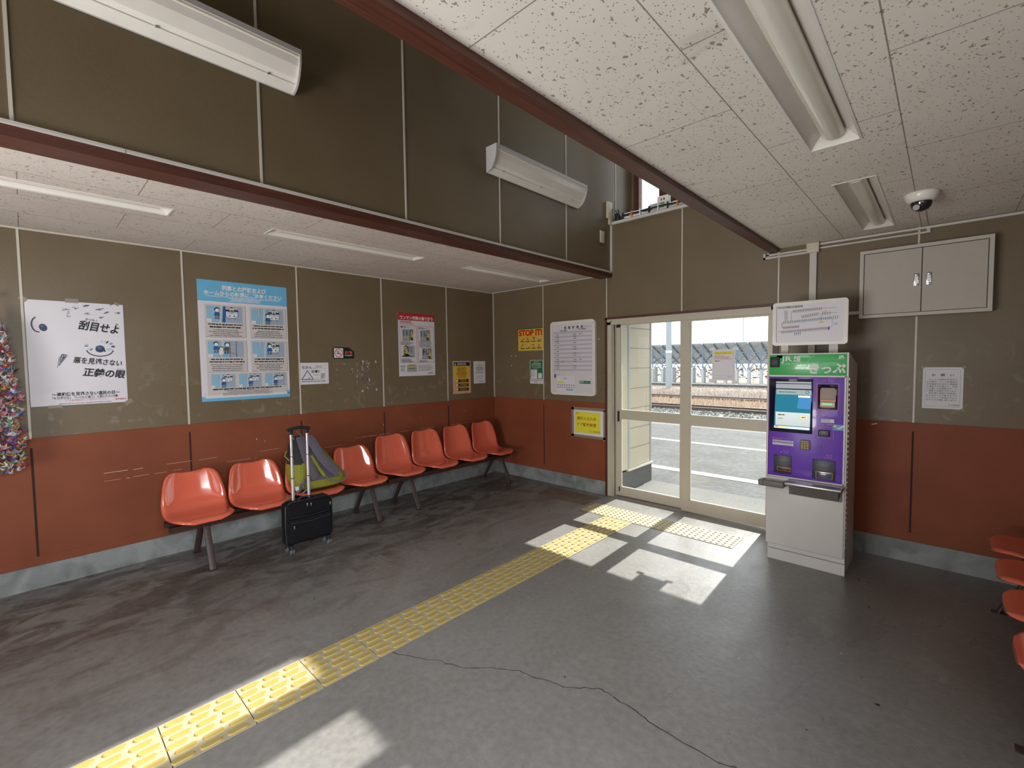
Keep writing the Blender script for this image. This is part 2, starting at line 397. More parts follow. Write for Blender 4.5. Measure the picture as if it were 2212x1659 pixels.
class Sheet:
    """flat printed thing: x to the right, y down from its top-left corner, in metres"""
    def __init__(s, O, U, V, N, w, h, t=0.002):
        s.O = Vector(O); s.U = Vector(U); s.V = Vector(V); s.N = Vector(N); s.w = w; s.h = h; s.t = t; s.parts = {}
    def P(s, x, y, l=1): return s.O+s.U*x-s.V*y+s.N*(s.t+0.0005*l)
    cur = 0
    def mb(s, part):
        if part in ('illustration', 'card', 'banner', 'panel', 'legend', 'drawing', 'sticker', 'sticker_text') and s.cur: part = '%s#%d' % (part, s.cur)
        return s.parts.setdefault(part, MB())
    def auto(s, part):
        s.count = getattr(s, 'count', 0)+1; return '%s#%d' % (part, s.count)
    def rect(s, x, y, w, h, m, part='print', l=1): s.mb(part).poly([s.P(x, y+h, l), s.P(x+w, y+h, l), s.P(x+w, y, l), s.P(x, y, l)], m)
    def poly(s, pts, m, part='print', l=1): s.mb(part).poly([s.P(x, y, l) for x, y in pts], m)
    def ell(s, cx, cy, rx, ry, m, part='print', l=1, n=18, a0=0, a1=360, rot=0):
        c, q = math.cos(rot), math.sin(rot); pts = []
        for i in range(n+1 if a1-a0 < 360 else n):
            t = math.radians(a0+(a1-a0)*i/n); x, y = rx*math.cos(t), ry*math.sin(t); pts.append((cx+x*c-y*q, cy+x*q+y*c))
        s.poly(pts, m, part, l)
    def ring(s, cx, cy, r, wd, m, part='print', l=1, n=28):
        for i in range(n):
            a, b = 2*math.pi*i/n, 2*math.pi*(i+1)/n
            s.poly([(cx+r*math.cos(a), cy+r*math.sin(a)), (cx+r*math.cos(b), cy+r*math.sin(b)), (cx+(r-wd)*math.cos(b), cy+(r-wd)*math.sin(b)), (cx+(r-wd)*math.cos(a), cy+(r-wd)*math.sin(a))], m, part, l)
    def line(s, pts, wd, m, part='print', l=1):
        for (x0, y0), (x1, y1) in zip(pts, pts[1:]):
            L = math.hypot(x1-x0, y1-y0) or 1; nx, ny = -(y1-y0)/L*wd/2, (x1-x0)/L*wd/2
            s.poly([(x0+nx, y0+ny), (x1+nx, y1+ny), (x1-nx, y1-ny), (x0-nx, y0-ny)], m, part, l)
    def frame(s, x, y, w, h, wd, m, part='print', l=1):
        s.rect(x, y, w, wd, m, part, l); s.rect(x, y+h-wd, w, wd, m, part, l); s.rect(x, y+wd, wd, h-2*wd, m, part, l); s.rect(x+w-wd, y+wd, wd, h-2*wd, m, part, l)
    def text(s, body, x, y, size, m, part='lettering', l=3, width=None, bold=0.0, skew=0.0, rot=0.0, align='L', gap=0.0):
        """(x, y) = baseline start; width squeezes the line to that length"""
        vs, fs, a, b, c, d = text_mesh(body, bold)
        part = s.auto(part); k = size; kx = size if width is None else width/max(b-a, 1e-6)
        off = {'L': 0, 'C': -(b-a)*kx/2, 'R': -(b-a)*kx}[align]
        cr, sr = math.cos(rot), math.sin(rot); pts = []
        for px, py in vs:
            X = (px-a)*kx+off+py*k*skew; Yy = -py*k
            pts.append(s.P(x+X*cr-Yy*sr, y+X*sr+Yy*cr, l))
        s.mb(part).mesh(pts, fs, m)
    def lines(s, x, y, w, n, pitch, hgt, m, part='small_print', l=2, align='L', seed=0, jitter=0.25):
        """rows of print too small to read in the photograph: short word-like dashes"""
        rnd = random.Random(seed*77+n); part = s.auto(part)
        for i in range(n):
            L = w*(1-jitter*rnd.random()); x0 = x if align == 'L' else x+(w-L)/2; xx = x0
            while xx < x0+L:
                ww = min(hgt*rnd.uniform(0.8, 3.4), x0+L-xx)
                s.rect(xx, y+i*pitch, ww, hgt*rnd.uniform(0.7, 1.0), m, part, l); xx += ww+hgt*rnd.uniform(0.22, 0.5)
    def build(s, name, label, cat, base, group=None, parent=None, corners=None):
        b = MB()
        c = [s.O-s.V*s.h, s.O+s.U*s.w-s.V*s.h, s.O+s.U*s.w, s.O]
        f = [p+s.N*s.t for p in c]; vs = c+f
        b.mesh(vs, [(0,3,2,1),(4,5,6,7),(0,1,5,4),(1,2,6,5),(2,3,7,6),(3,0,4,7)], base)
        o = b.build(name, parent=parent, loc=None if parent is not None else c[0], label=label, cat=cat, group=group)
        s.finish(o)
        return o
    def finish(s, o):
        for k, v in s.parts.items(): v.build(k.split('#')[0], parent=o)
def left_sheet(y0, z1, w, h, t=0.0015): return Sheet((0.0, y0, z1), (0, 1, 0), (0, 0, 1), (1, 0, 0), w, h, t)
def back_sheet(x0, z1, w, h, t=0.0015): return Sheet((x0, 0.0, z1), (1, 0, 0), (0, 0, 1), (0, -1, 0), w, h, t)

# ================================================================== SETTING
ZD, ZS, ZL, ZR = 1.05, 0.160, 2.4764, 2.47      # wainscot top, base top, low ceiling, right ceiling
XU, XR, XW, YB = 1.856, 3.425, 5.40, -6.95      # lightwell walls, right wall, street wall
JY = [-0.823-0.91*i for i in range(7)]          # panel joints on the long walls
b = MB(); holes(b, 'z', -0.15, XW+0.15, YB-0.3, 0.14, -0.15, 0.0, [], M_FLOOR)
floor = b.build('floor', kind='structure')
# hairline cracks in the concrete
def crack(pts, wd, seed):
    rnd = random.Random(seed); out = []
    for (x0, y0), (x1, y1) in zip(pts, pts[1:]):
        for k in range(4): out.append((x0+(x1-x0)*k/4+rnd.uniform(-1, 1)*0.006, y0+(y1-y0)*k/4+rnd.uniform(-1, 1)*0.006))
    out.append(pts[-1]); b = MB()
    for (x0, y0), (x1, y1) in zip(out, out[1:]):
        L = math.hypot(x1-x0, y1-y0) or 1; q = wd*rnd.uniform(0.6, 1.2)/2; nx, ny = -(y1-y0)/L*q, (x1-x0)/L*q
        b.poly([(x0+nx, y0+ny, 0.0008), (x1+nx, y1+ny, 0.0008), (x1-nx, y1-ny, 0.0008), (x0-nx, y0-ny, 0.0008)], mat('crack_shadow_dirt', (0.02, 0.018, 0.016), 0.9))
    b.build('crack', parent=floor)
crack([(2.455,-3.20),(2.582,-3.135),(2.696,-3.072),(2.84,-3.018),(2.935,-2.926),(3.047,-2.853),(3.141,-2.839),(3.206,-2.807),(3.285,-2.796),(3.363,-2.729),(3.421,-2.688),(3.491,-2.694),(3.613,-2.704),(3.69,-2.72),(3.83,-2.725),(3.935,-2.729),(4.018,-2.705),(4.25,-2.72)], 0.0042, 1)
crack([(1.0,-2.65),(1.2,-2.617),(1.40,-2.612),(1.73,-2.536)], 0.002, 2)
b = MB(); b.poly([(1.16,-0.47,0.001),(1.80,-0.46,0.001),(1.79,-0.12,0.001),(1.09,-0.13,0.001)], mat('rust_stain', (0.16, 0.115, 0.085), 0.7, 0, (9, 0.7)))
b.build('repair_patch', parent=floor)
rnd = random.Random(3); b = MB()
for i in range(46):
    x, y, r = rnd.uniform(0.9, 4.6), rnd.uniform(-3.9, -0.4), rnd.uniform(0.003, 0.009)
    b.poly([(x+r*rnd.uniform(0.6, 1.3)*math.cos(t), y+r*rnd.uniform(0.6, 1.3)*math.sin(t), 0.0012) for t in (k*math.pi/4 for k in range(8))], rnd.choice([M_GINK, mat('pale_fleck', (0.55, 0.54, 0.52), 0.8), mat('pale_fleck', (0.55, 0.54, 0.52), 0.8), M_INK]))
b.build('fleck', parent=floor)

# ---- left wall
b = MB(); b.box(-0.15, 0, YB-0.15, 0.15, ZD-0.004, ZL+0.1, M_PANEL); b.box(-0.15, -0.012, YB-0.15, 0.15, 0, ZD, M_PANEL)
wl = b.build('wall_left', kind='structure')
b = MB(); b.box(-0.012, 0.004, YB, 0, ZS+0.004, ZD, M_DADO)
b.box(0.003, 0.0065, YB, 0, 0.984, ZD, M_DADO); b.box(0.003, 0.0065, YB, 0, ZS+0.004, 0.226, M_DADO)
for y in JY: b.box(0.0035, 0.0052, y-0.0065, y+0.0065, 0.226, 0.984, M_GROOVE)
b.build('wainscot', parent=wl)
b = MB()
for y in JY: b.box(-0.002, 0.004, y-0.0065, y+0.0065, ZD, ZL, M_STRIP)
b.box(-0.002, 0.010, -0.012, 0.002, ZD, ZL, M_STRIP)
b.box(-0.002, 0.009, YB, 0, ZL-0.012, ZL, M_STRIP)
b.build('joint_strip', parent=wl)
b = MB()
def scratch_l(y0, y1, z0, z1, wd=0.004): b.poly([(0.0075, y0, z0-wd/2), (0.0075, y1, z1-wd/2), (0.0075, y1, z1+wd/2), (0.0075, y0, z0+wd/2)], M_SCRATCH)
rnd = random.Random(5)
for (y0, y1, z) in ((-4.10,-3.87,0.74),(-3.72,-3.55,0.745),(-3.50,-3.36,0.745),(-3.02,-2.84,0.745),(-2.1,-1.62,0.742),(-1.55,-1.05,0.744),(-0.78,-0.42,0.742),(-4.10,-3.95,0.68),(-3.93,-3.72,0.683),(-3.68,-3.62,0.684),(-3.3,-3.05,0.69),(-2.5,-2.2,0.69)):
    y = y0
    while y < y1:
        q = min(y1, y+rnd.uniform(0.04, 0.2)); scratch_l(y, q, z+rnd.uniform(-.002, .002), z+rnd.uniform(-.002, .002), rnd.uniform(0.002, 0.0045)); y = q+rnd.uniform(0.005, 0.04)
for (y, z, r) in ((-3.05,0.86,0.010),(-2.98,0.83,0.007),(-1.75,0.85,0.010),(-0.55,0.90,0.009),(-1.25,0.88,0.006)):
    b.poly([(0.0075, y-r*0.4, z-r), (0.0075, y+r*0.4, z-r*0.8), (0.0075, y+r*0.5, z+r), (0.0075, y-r*0.2, z+r*0.9)], M_SCRATCH)
b.build('scratch', parent=wl)
b = MB(); b.box(-0.15, 0.0, YB-0.15, 0.0, 0, ZS, M_BASE); b.build('baseboard_left', kind='structure')

# ---- back wall (platform side)
DX0, DX1, DZ = 1.80, 3.47, 1.985                # door opening
b = MB()
holes(b, 'y', -0.15, XW+0.15, ZD-0.004, 3.03, 0.0, 0.15, [(DX0, DX1, 0, DZ)], M_PANEL)
holes(b, 'y', -0.15, XW+0.15, 0, ZD, 0.012, 0.15, [(DX0, DX1, 0, ZD+1)], M_PANEL)
b.box(XU-0.1, XR+0.1, 0.004, 0.47, 2.97, 3.0302, M_PANEL)      # ledge top below the high window
b.box(XU-0.1, XR+0.1, 0.15, 0.47, 2.6, 2.97, M_PANEL)
wb = b.build('wall_back', kind='structure')
b = MB()
def dado_back(x0, x1, joints):
    b.box(x0, x1, -0.004, 0.012, ZS+0.004, ZD, M_DADO)
    b.box(x0, x1, -0.0065, -0.003, 0.984, ZD, M_DADO); b.box(x0, x1, -0.0065, -0.003, ZS+0.004, 0.228, M_DADO)
    for x in joints: b.box(x-0.0055, x+0.0055, -0.0052, -0.0035, 0.228, 0.984, M_GROOVE)
dado_back(0.0, 1.775, [0.885]); dado_back(3.50, XW, [4.392])
b.build('wainscot', parent=wb)
b = MB(); 
for x, z0, z1 in ((0.885, ZD, ZL), (1.797, DZ+0.02, 2.44), (2.648, DZ+0.02, 3.02), (3.494, DZ+0.02, ZR), (4.392, ZD, ZR), (5.29, ZD, ZR)):
    b.box(x-0.0055, x+0.0055, -0.004, 0.002, z0, z1, M_STRIP)
b.box(0, 1.715, -0.008, 0.002, ZL-0.008, ZL, M_STRIP)
b.build('joint_strip', parent=wb)
b = MB(); b.box(0.0, 1.775, 0.0, 0.15, 0, ZS, M_BASE); b.box(3.50, XW+0.1, 0.0, 0.15, 0, ZS, M_BASE); b.build('baseboard_back', kind='structure')

# ---- right wall and street wall (mostly behind the camera)
b = MB(); holes(b, 'x', YB-0.15, 0.15, ZD, ZR+0.1, XW, XW+0.15, [(-5.85, -3.65, 1.46, 2.40)], M_PANEL); b.box(XW+0.012, XW+0.15, YB-0.15, 0.15, 0, ZD, M_PANEL)  # includes the opening for the added side window
wr = b.build('wall_right', kind='structure')
b = MB(); b.box(XW-0.004, XW+0.012, YB, 0, ZS+0.004, ZD, M_DADO)
for y in JY: b.box(XW-0.0052, XW-0.0035, y-0.006, y+0.006, 0.226, 0.984, M_GROOVE)
b.build('wainscot', parent=wr)
b = MB(); b.box(XW, XW+0.15, YB-0.15, 0.0, 0, ZS, M_BASE); b.build('baseboard_right', kind='structure')
b = MB()
holes(b, 'y', -0.15, XW+0.15, 0, ZD, YB-0.15, YB, [(1.70, 3.60, 0, 3)], M_DADO)
holes(b, 'y', -0.15, XW+0.15, ZD, 4.75, YB-0.15, YB, [(1.70, 3.60, 0, 2.0), (XU+0.1, XR-0.1, 3.3, 4.2), (3.9, 5.2, 1.05, 2.1)], M_PANEL)  # unseen clerestory and right-hand openings added to admit daylight
wsx = b.build('wall_front', kind='structure')
b = MB()
for x in (1.70, 2.32, 2.62, 2.68, 2.98, 3.54): b.box(x, x+0.06, YB-0.12, YB-0.04, 0, 2.0, M_ALU)
for x0, x1 in ((1.7, 3.6),): b.box(x0, x1, YB-0.12, YB-0.04, 1.93, 2.0, M_ALU); b.box(x0, x1, YB-0.12, YB-0.04, 0.88, 0.98, M_ALU); b.box(x0, x1, YB-0.12, YB-0.04, 0, 0.12, M_ALU)
b.build('door_3', kind='structure')
b = MB()
for y in (-5.85, -5.13, -4.42, -3.71): b.box(XW+0.05, XW+0.10, y, y+0.06, 1.46, 2.40, M_ALU)
b.box(XW+0.05, XW+0.10, -5.85, -3.65, 1.46, 1.50, M_ALU); b.box(XW+0.05, XW+0.10, -5.85, -3.65, 2.36, 2.40, M_ALU)
b.build('added_side_window', kind='structure')  # unseen side window, added as an opening for fill light
b = MB()
for x in (3.9, 4.53, 5.14): b.box(x, x+0.06, YB-0.12, YB-0.04, 1.05, 2.1, M_ALU)
b.box(3.9, 5.2, YB-0.12, YB-0.04, 1.05, 1.11, M_ALU); b.box(3.9, 5.2, YB-0.12, YB-0.04, 2.04, 2.1, M_ALU)
b.build('added_street_window', kind='structure')  # unseen street window, added to bring more daylight in

# ---- ceilings with recesses for the light fittings
TRO_L = [(0.985, 1.150, -5.075, -3.815), (0.960, 1.133, -3.243, -1.966), (0.990, 1.155, -1.413, -0.195)]
TRO_R = [(4.084, 4.268, -3.235, -1.985), (4.084, 4.266, -1.422, -0.195)]
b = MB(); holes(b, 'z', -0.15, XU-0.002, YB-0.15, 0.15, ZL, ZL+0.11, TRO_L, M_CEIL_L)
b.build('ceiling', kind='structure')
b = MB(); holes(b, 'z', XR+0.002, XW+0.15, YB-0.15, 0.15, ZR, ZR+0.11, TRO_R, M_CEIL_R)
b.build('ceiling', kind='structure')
b = MB(); holes(b, 'z', XU-0.1, XR+0.1, YB-0.15, 0.55, 4.75, 4.85, [(XU+0.05, XR-0.05, -1.5, 0.2)], M_PANEL); b.build('ceiling', kind='structure')  # rooflight opening added over the lightwell to let in more sun
b = MB()
for x in (XU+0.05, 2.39, 2.87, XR-0.09): b.box(x, x+0.04, -1.5, 0.2, 4.76, 4.84, M_ALU)
sk = b.build('added_rooflight', kind='structure'); b = MB(); b.box(XU+0.05, XR-0.05, -1.5, 0.2, 4.80, 4.806, M_GLASS); b.build('window_pane', parent=sk)  # unseen rooflight, added to brighten the room below
b = MB(); b.box(-0.2, XU-0.1, YB-0.15, 0.5, 2.68, 2.74, M_PANEL); b.box(XR+0.1, XW+0.2, YB-0.15, 0.5, 2.68, 2.74, M_PANEL)
b.box(-0.2, XU, 0.15, 0.5, 2.6, 2.74, M_PANEL); b.build('roof', kind='structure')  # unseen slabs added to keep sun out of the ceiling recesses
# lightwell walls
b = MB(); b.box(XU-0.1, XU, YB-0.15, 0.55, 2.50, 4.76, M_PANEL)
wu = b.build('wall_lightwell_left', kind='structure')
b = MB()
for y in [0.087]+JY: b.box(XU-0.002, XU+0.004, y-0.006, y+0.006, 2.505, 4.75, M_STRIP)
b.build('joint_strip', parent=wu)
b = MB(); b.box(XR, XR+0.1, YB-0.15, 0.55, 2.50, 4.76, M_PANEL)
wu2 = b.build('wall_lightwell_right', kind='structure')
b = MB()
for y in [0.087]+JY: b.box(XR-0.004, XR+0.002, y-0.006, y+0.006, 2.505, 4.75, M_STRIP)
b.build('joint_strip', parent=wu2)
# stained edge beams
b = MB(); b.box(1.715, XU+0.010, YB, 0, 2.441, 2.487, M_WOOD); b.box(1.735, XU-0.004, YB, 0, 2.48, 2.60, M_WOOD)
b.build('trim_1', kind='structure')
b = MB(); b.box(3.424, 3.499, YB, 0, 2.441, 2.60, M_WOOD); b.build('trim_2', kind='structure')

# ---- high window at the end of the lightwell
b = MB()
WZ0, WZ1, WY = 3.235, 4.60, 0.45
b.box(XU, 1.889, 0.44, 0.55, 3.03, 4.75, M_PANEL)
for x0, x1 in ((1.889, 1.951), (2.195, 2.515), (2.80, 2.93), (3.40, XR)): b.box(x0, x1, WY-0.01, WY+0.07, 3.03, 4.75, M_WOOD)  # unseen right-hand pane widened to throw more sun on the floor
b.box(1.951, XR, WY-0.005, WY+0.07, 3.03, WZ0, M_WOOD); b.box(1.951, XR, WY-0.005, WY+0.07, WZ1, 4.75, M_WOOD)
w1 = b.build('window_1', kind='structure')
b = MB(); b.box(1.951, XR-0.05, WY+0.03, WY+0.036, WZ0, WZ1, M_GLASS); b.build('window_pane', parent=w1)

# ---- sliding doors
b = MB()
b.box(1.780, 3.50, -0.012, 0.01, 1.985, 2.008, M_WOOD); b.box(1.780, 1.800, -0.012, 0.01, 0, 2.0, M_WOOD); b.box(3.458, 3.50, -0.012, 0.01, 0, 2.0, M_WOOD)
b.build('trim_3', kind='structure')
b = MB()
b.box(1.800, 1.846, 0.004, 0.14, 0, 1.985, M_ALU); b.box(1.846, 1.862, 0.02, 0.05, 0, 1.985, M_ALU); b.box(1.846, 1.884, 0.10, 0.14, 0, 1.985, M_ALU)
b.box(1.846, 1.856, 0.0, 0.012, 0, 1.97, M_ALU); b.box(1.866, 1.876, 0.065, 0.10, 0, 1.97, M_ALU)
b.box(3.44, 3.47, 0.0, 0.14, 0, 1.985, M_ALU)
b.box(1.80, 3.47, 0.0, 0.14, 1.955, 1.985, M_ALU); b.box(1.80, 3.47, 0.004, 0.018, 1.925, 1.955, M_ALU); b.box(1.80, 3.47, 0.125, 0.14, 1.925, 1.955, M_ALU)
b.box(1.80, 3.47, 0.0, 0.16, -0.01, 0.004, M_STEEL)
for y in (0.045, 0.095): b.box(1.84, 3.44, y-0.004, y+0.004, 0.003, 0.012, M_STEEL)
b.build('trim_4', kind='structure')
def sliding(name, x0, x1, gx0, gx1, yc, gz, th=0.034):
    b = MB(); y0, y1 = yc-th/2, yc+th/2; top = 1.953
    b.box(x0, gx0, y0, y1, 0.013, top, M_ALU); b.box(gx1, x1, y0, y1, 0.013, top, M_ALU)
    for z0, z1 in ((0.013, gz[0]), (gz[1], gz[2]), (gz[3], top)): b.box(gx0, gx1, y0, y1, z0, z1, M_ALU)
    e = 0.007
    for xa, xb in ((gx0, gx0+e), (gx1-e, gx1)):
        for za, zb in ((gz[0], gz[1]), (gz[2], gz[3])): b.box(xa, xb, y0+0.008, y1-0.008, za, zb, M_STRIP)
    for z in (gz[0], gz[2]): b.box(gx0, gx1, y0+0.008, y1-0.008, z, z+0.006, M_STRIP)
    o = b.build(name, kind='structure')
    for za, zb in ((gz[0]-.004, gz[1]+.004), (gz[2]-.004, gz[3]+.004)):
        b = MB(); b.box(gx0-.004, gx1+.004, yc-0.002, yc+0.002, za, zb, M_GLASS); b.build('door_pane', parent=o)
    return o
d1 = sliding('door_1', 1.872, 2.665, 1.925, 2.606, 0.092, (0.108, 0.877, 0.976, 1.92))
b = MB(); b.box(1.888, 1.911, 0.0735, 0.0745, 0.85, 0.965, M_BLACK); b.box(1.884, 1.915, 0.073, 0.0752, 0.965, 0.970, M_STEEL); b.box(1.884, 1.915, 0.073, 0.0752, 0.845, 0.850, M_STEEL)
b.box(1.884, 1.888, 0.073, 0.0752, 0.85, 0.965, M_STEEL); b.box(1.911, 1.915, 0.073, 0.0752, 0.85, 0.965, M_STEEL)
b.build('door_handle', parent=d1)
b = MB(); b.box(1.875, 1.925, 0.070, 0.0745, 1.895, 1.94, M_BLACK); b.box(1.905, 1.918, 0.068, 0.0745, 0.06, 0.11, M_BLACK); b.build('door_stop', parent=d1)
sliding('door_2', 2.640, 3.455, 2.722, 3.415, 0.045, (0.125, 0.880, 0.980, 1.908))

# ================================================================== OUTSIDE
M_ASPH = m_ground('platform_asphalt', (0.072, 0.071, 0.070), (0.108, 0.107, 0.106), 2.2, 1.0, 0.9, 14)
M_CONC = m_ground('outside_concrete', (0.118, 0.117, 0.112), (0.145, 0.143, 0.137), 1.5, 0.2, 0.85, 80)
M_DIRT = m_ground('dry_trackside_soil', (0.23, 0.185, 0.15), (0.33, 0.28, 0.235), 0.5, 0.5, 0.95, 7)
M_BALL = m_ground('grey_ballast', (0.12, 0.125, 0.12), (0.26, 0.27, 0.26), 6, 1.0, 0.9, 11)
M_LINE = mat('white_line_paint', (0.36, 0.355, 0.345), 0.7, 0, (20, 0.08))
M_RAIL = mat('rusted_rail', (0.10, 0.070, 0.062), 0.55, 0.3, (5, 0.2))
M_RAILT = mat('polished_rail_head', (0.30, 0.27, 0.27), 0.35, 0.6)
M_SIDING = mat('cream_siding', (0.46, 0.41, 0.31), 0.6, 0, (4, 0.04))
M_TRIMG = mat('grey_corner_trim', (0.34, 0.35, 0.345), 0.5)
M_BLUEST = mat('grey_blue_galvanised_steel', (0.13, 0.19, 0.26), 0.5, 0.0)
M_PVBACK = mat('pale_panel_back', (0.62, 0.68, 0.72), 0.5)
M_POST = mat('white_concrete_post', (0.42, 0.45, 0.47), 0.7)
M_POLE = mat('grey_pole', (0.30, 0.34, 0.37), 0.55, 0.2)
M_STRAW = [mat('straw_grass', (0.46, 0.34, 0.24), 0.9), mat('pale_straw', (0.50, 0.43, 0.35), 0.9), mat('brown_straw', (0.28, 0.18, 0.14), 0.9), mat('ash_straw', (0.44, 0.41, 0.39), 0.9)]
b = MB(); b.box(-12, 14, 0.15, 0.975, -0.3, -0.002, M_CONC); b.box(-0.15, XW+0.15, 0.14, 0.16, -0.3, -0.001, M_CONC); b.build('platform_step', kind='structure')
b = MB(); b.box(-20, 20, 0.975, 6.04, -0.4, -0.002, M_ASPH); b.build('platform', kind='structure')
b = MB(); b.box(-20, 20, 5.80, 6.06, -1.2, 0.0, M_CONC); b.build('platform_edge', kind='structure')
b = MB()
x = -12.0
while x < 14: b.box(x, x+1.17, 1.60, 1.77, -0.01, 0.004, M_LINE); x += 1.18
b.build('kerb_line', kind='structure')
b = MB(); b.box(-20, 20, 3.82, 3.96, -0.01, 0.004, M_LINE); b.build('safety_line', kind='structure')
b = MB(); b.box(-60, 30, 6.0, 200, -1.6, -0.98, M_DIRT); b.build('ground', kind='structure')
# porch roof over the door
b = MB(); b.prism([(0.15, 2.42), (0.99, 2.275), (0.99, 2.36), (0.15, 2.56)], -3.0, 8.0, 'x', M_CONC); b.build('porch_roof', kind='structure')
# side wall of the porch, cream siding on a concrete base
b = MB()
b.box(1.2, 1.86, 0.15, 0.955, 0.0, 0.225, M_CONC)
b.box(1.2, 1.85, 0.43, 0.945, 0.245, 2.40, M_SIDING)
b.box(1.70, 1.852, 0.15, 0.43, 0.245, 2.40, M_SIDING)
for k in range(9):
    z = 0.245+0.238*k
    b.box(1.19, 1.8515, 0.37, 0.9475, z-0.004, z+0.004, mat('siding_joint', (0.20, 0.18, 0.14), 0.7))
b.box(1.822, 1.858, 0.372, 0.415, 0.245, 2.40, M_TRIMG); b.box(1.845, 1.858, 0.925, 0.955, 0.245, 2.40, M_TRIMG)
b.box(1.19, 1.875, 0.35, 0.97, 0.225, 0.247, M_STRIP)
b.build('wall_porch', kind='structure')
# tracks
def rail(name, y, z, label):
    b = MB(); prof = [(y-0.07, z), (y+0.07, z), (y+0.07, z+0.02), (y+0.012, z+0.04), (y+0.012, z+0.105), (y+0.035, z+0.12), (y+0.035, z+0.145), (y-0.035, z+0.145), (y-0.035, z+0.12), (y-0.012, z+0.105), (y-0.012, z+0.04), (y-0.07, z+0.02)]
    b.prism(prof, -26, 8, 'x', M_RAIL); b.box(-26, 8, y-0.034, y+0.034, z+0.1445, z+0.150, M_RAILT)
    b.build(name, loc=(-9, y, z), label=label, cat='rail', group='railway rails beyond the platform')
for y, z, l in ((17.30, -0.90, 'dark steel rail nearest the platform, edged by grey ballast'), (18.40, -0.90, 'second dark rail out from the platform, straw behind it'), (23.3, -0.92, 'third rail out, lying between two strips of dry grass'), (24.4, -0.92, 'farthest rail, in front of the pale weedy bank')):
    rail('railway_rail', y, z, l)
def stones():
    b = MB(); rnd = random.Random(11)
    for i in range(5200):
        x = rnd.uniform(-9.5, 3); y = rnd.uniform(14.0, 19.2); r = rnd.uniform(0.035, 0.085); z = -0.96+rnd.uniform(-0.02, 0.03)
        q = [Vector((rnd.gauss(0, 1), rnd.gauss(0, 1), rnd.gauss(0, 1))).normalized()*r*rnd.uniform(0.7, 1.2) for _ in range(4)]
        m = MATS['ballast_light'] if rnd.random() < 0.6 else M_BALL
        b.mesh([Vector((x, y, z+r*0.5))+p for p in q], [(0,1,2),(0,2,3),(0,3,1),(1,3,2)], m)
    return b
mat('ballast_light', (0.27, 0.29, 0.27), 0.9)
b = MB(); b.box(-30, 10, 13.0, 18.9, -1.0, -0.955, M_BALL); b.build('track_bed', kind='structure')
NO_RECALC.add('ballast_stones'); NO_RECALC.add('dry_grass')
stones().build('ballast_stones', kind='stuff', label='grey ballast stones along the nearest track', cat='gravel')
def grass(y0, y1, z, n, h0, h1, lab, mats, x0=-19, x1=2):
    b = MB(); rnd = random.Random(n)
    for i in range(n):
        y = rnd.uniform(y0, y1); k = (y+4.5)/25; x = rnd.uniform(x0, x1)*1.0
        h = rnd.uniform(h0, h1); a = rnd.uniform(0, 6.28); l = rnd.uniform(0.1, 0.9)*h; wd = rnd.uniform(0.010, 0.028)
        dx, dy = math.cos(a)*l, math.sin(a)*l; m = rnd.choice(mats)
        b.poly([(x-wd, y, z), (x+wd, y, z), (x+dx, y+dy, z+h)], m)
    b.build('dry_grass', kind='stuff', label=lab, cat='grass')
grass(19.0, 23.0, -0.98, 9000, 0.06, 0.30, 'straw coloured dead grass between the two tracks', M_STRAW[:3]+[M_STRAW[1], M_STRAW[0]], -12, 1)
grass(25.0, 31.5, -0.95, 9000, 0.10, 0.50, 'pale grey weeds on the bank behind the farthest rail', M_STRAW[1:]+[M_STRAW[3], M_STRAW[3]], -16, 0)
b = MB(); b.prism([(24.9, -1.0), (31.8, -0.62), (60, -0.55), (60, -1.2), (24.9, -1.2)], -60, 30, 'x', M_DIRT); b.build('bank', kind='structure')
b = MB(); b.box(-30, 10, 31.9, 32.1, -0.7, -0.46, mat('dark_kerb', (0.12, 0.11, 0.105), 0.8)); b.box(-30, 10, 31.85, 32.15, -0.46, -0.40, M_POST)
b.build('kerb_wall', loc=(-10, 32, -0.7), label='low dark kerb wall with pale cap in front of the solar racks', cat='kerb')
# poles
b = MB(); b.cyl((-11.15, 30.0, -0.95), (-11.15, 30.0, 8.5), 0.23, M_POLE, 18, 0.19)
pole = b.build('utility_pole', loc=(-11.15, 30.0, -0.95), label='thick grey utility pole on the far side of the tracks', cat='pole')
b = MB(); b.cyl((-11.15, 30.0, 2.02), (-11.15, 30.0, 2.2), 0.235, M_WHITE, 18); b.build('band', parent=pole, label='white band')
b = MB(); b.cyl((-11.45, 49, -0.8), (-11.45, 49, 9.0), 0.055, M_POLE, 10)
b.build('signal_mast', loc=(-11.45, 49, -0.8), label='thin dark mast rising behind the solar racks', cat='pole')
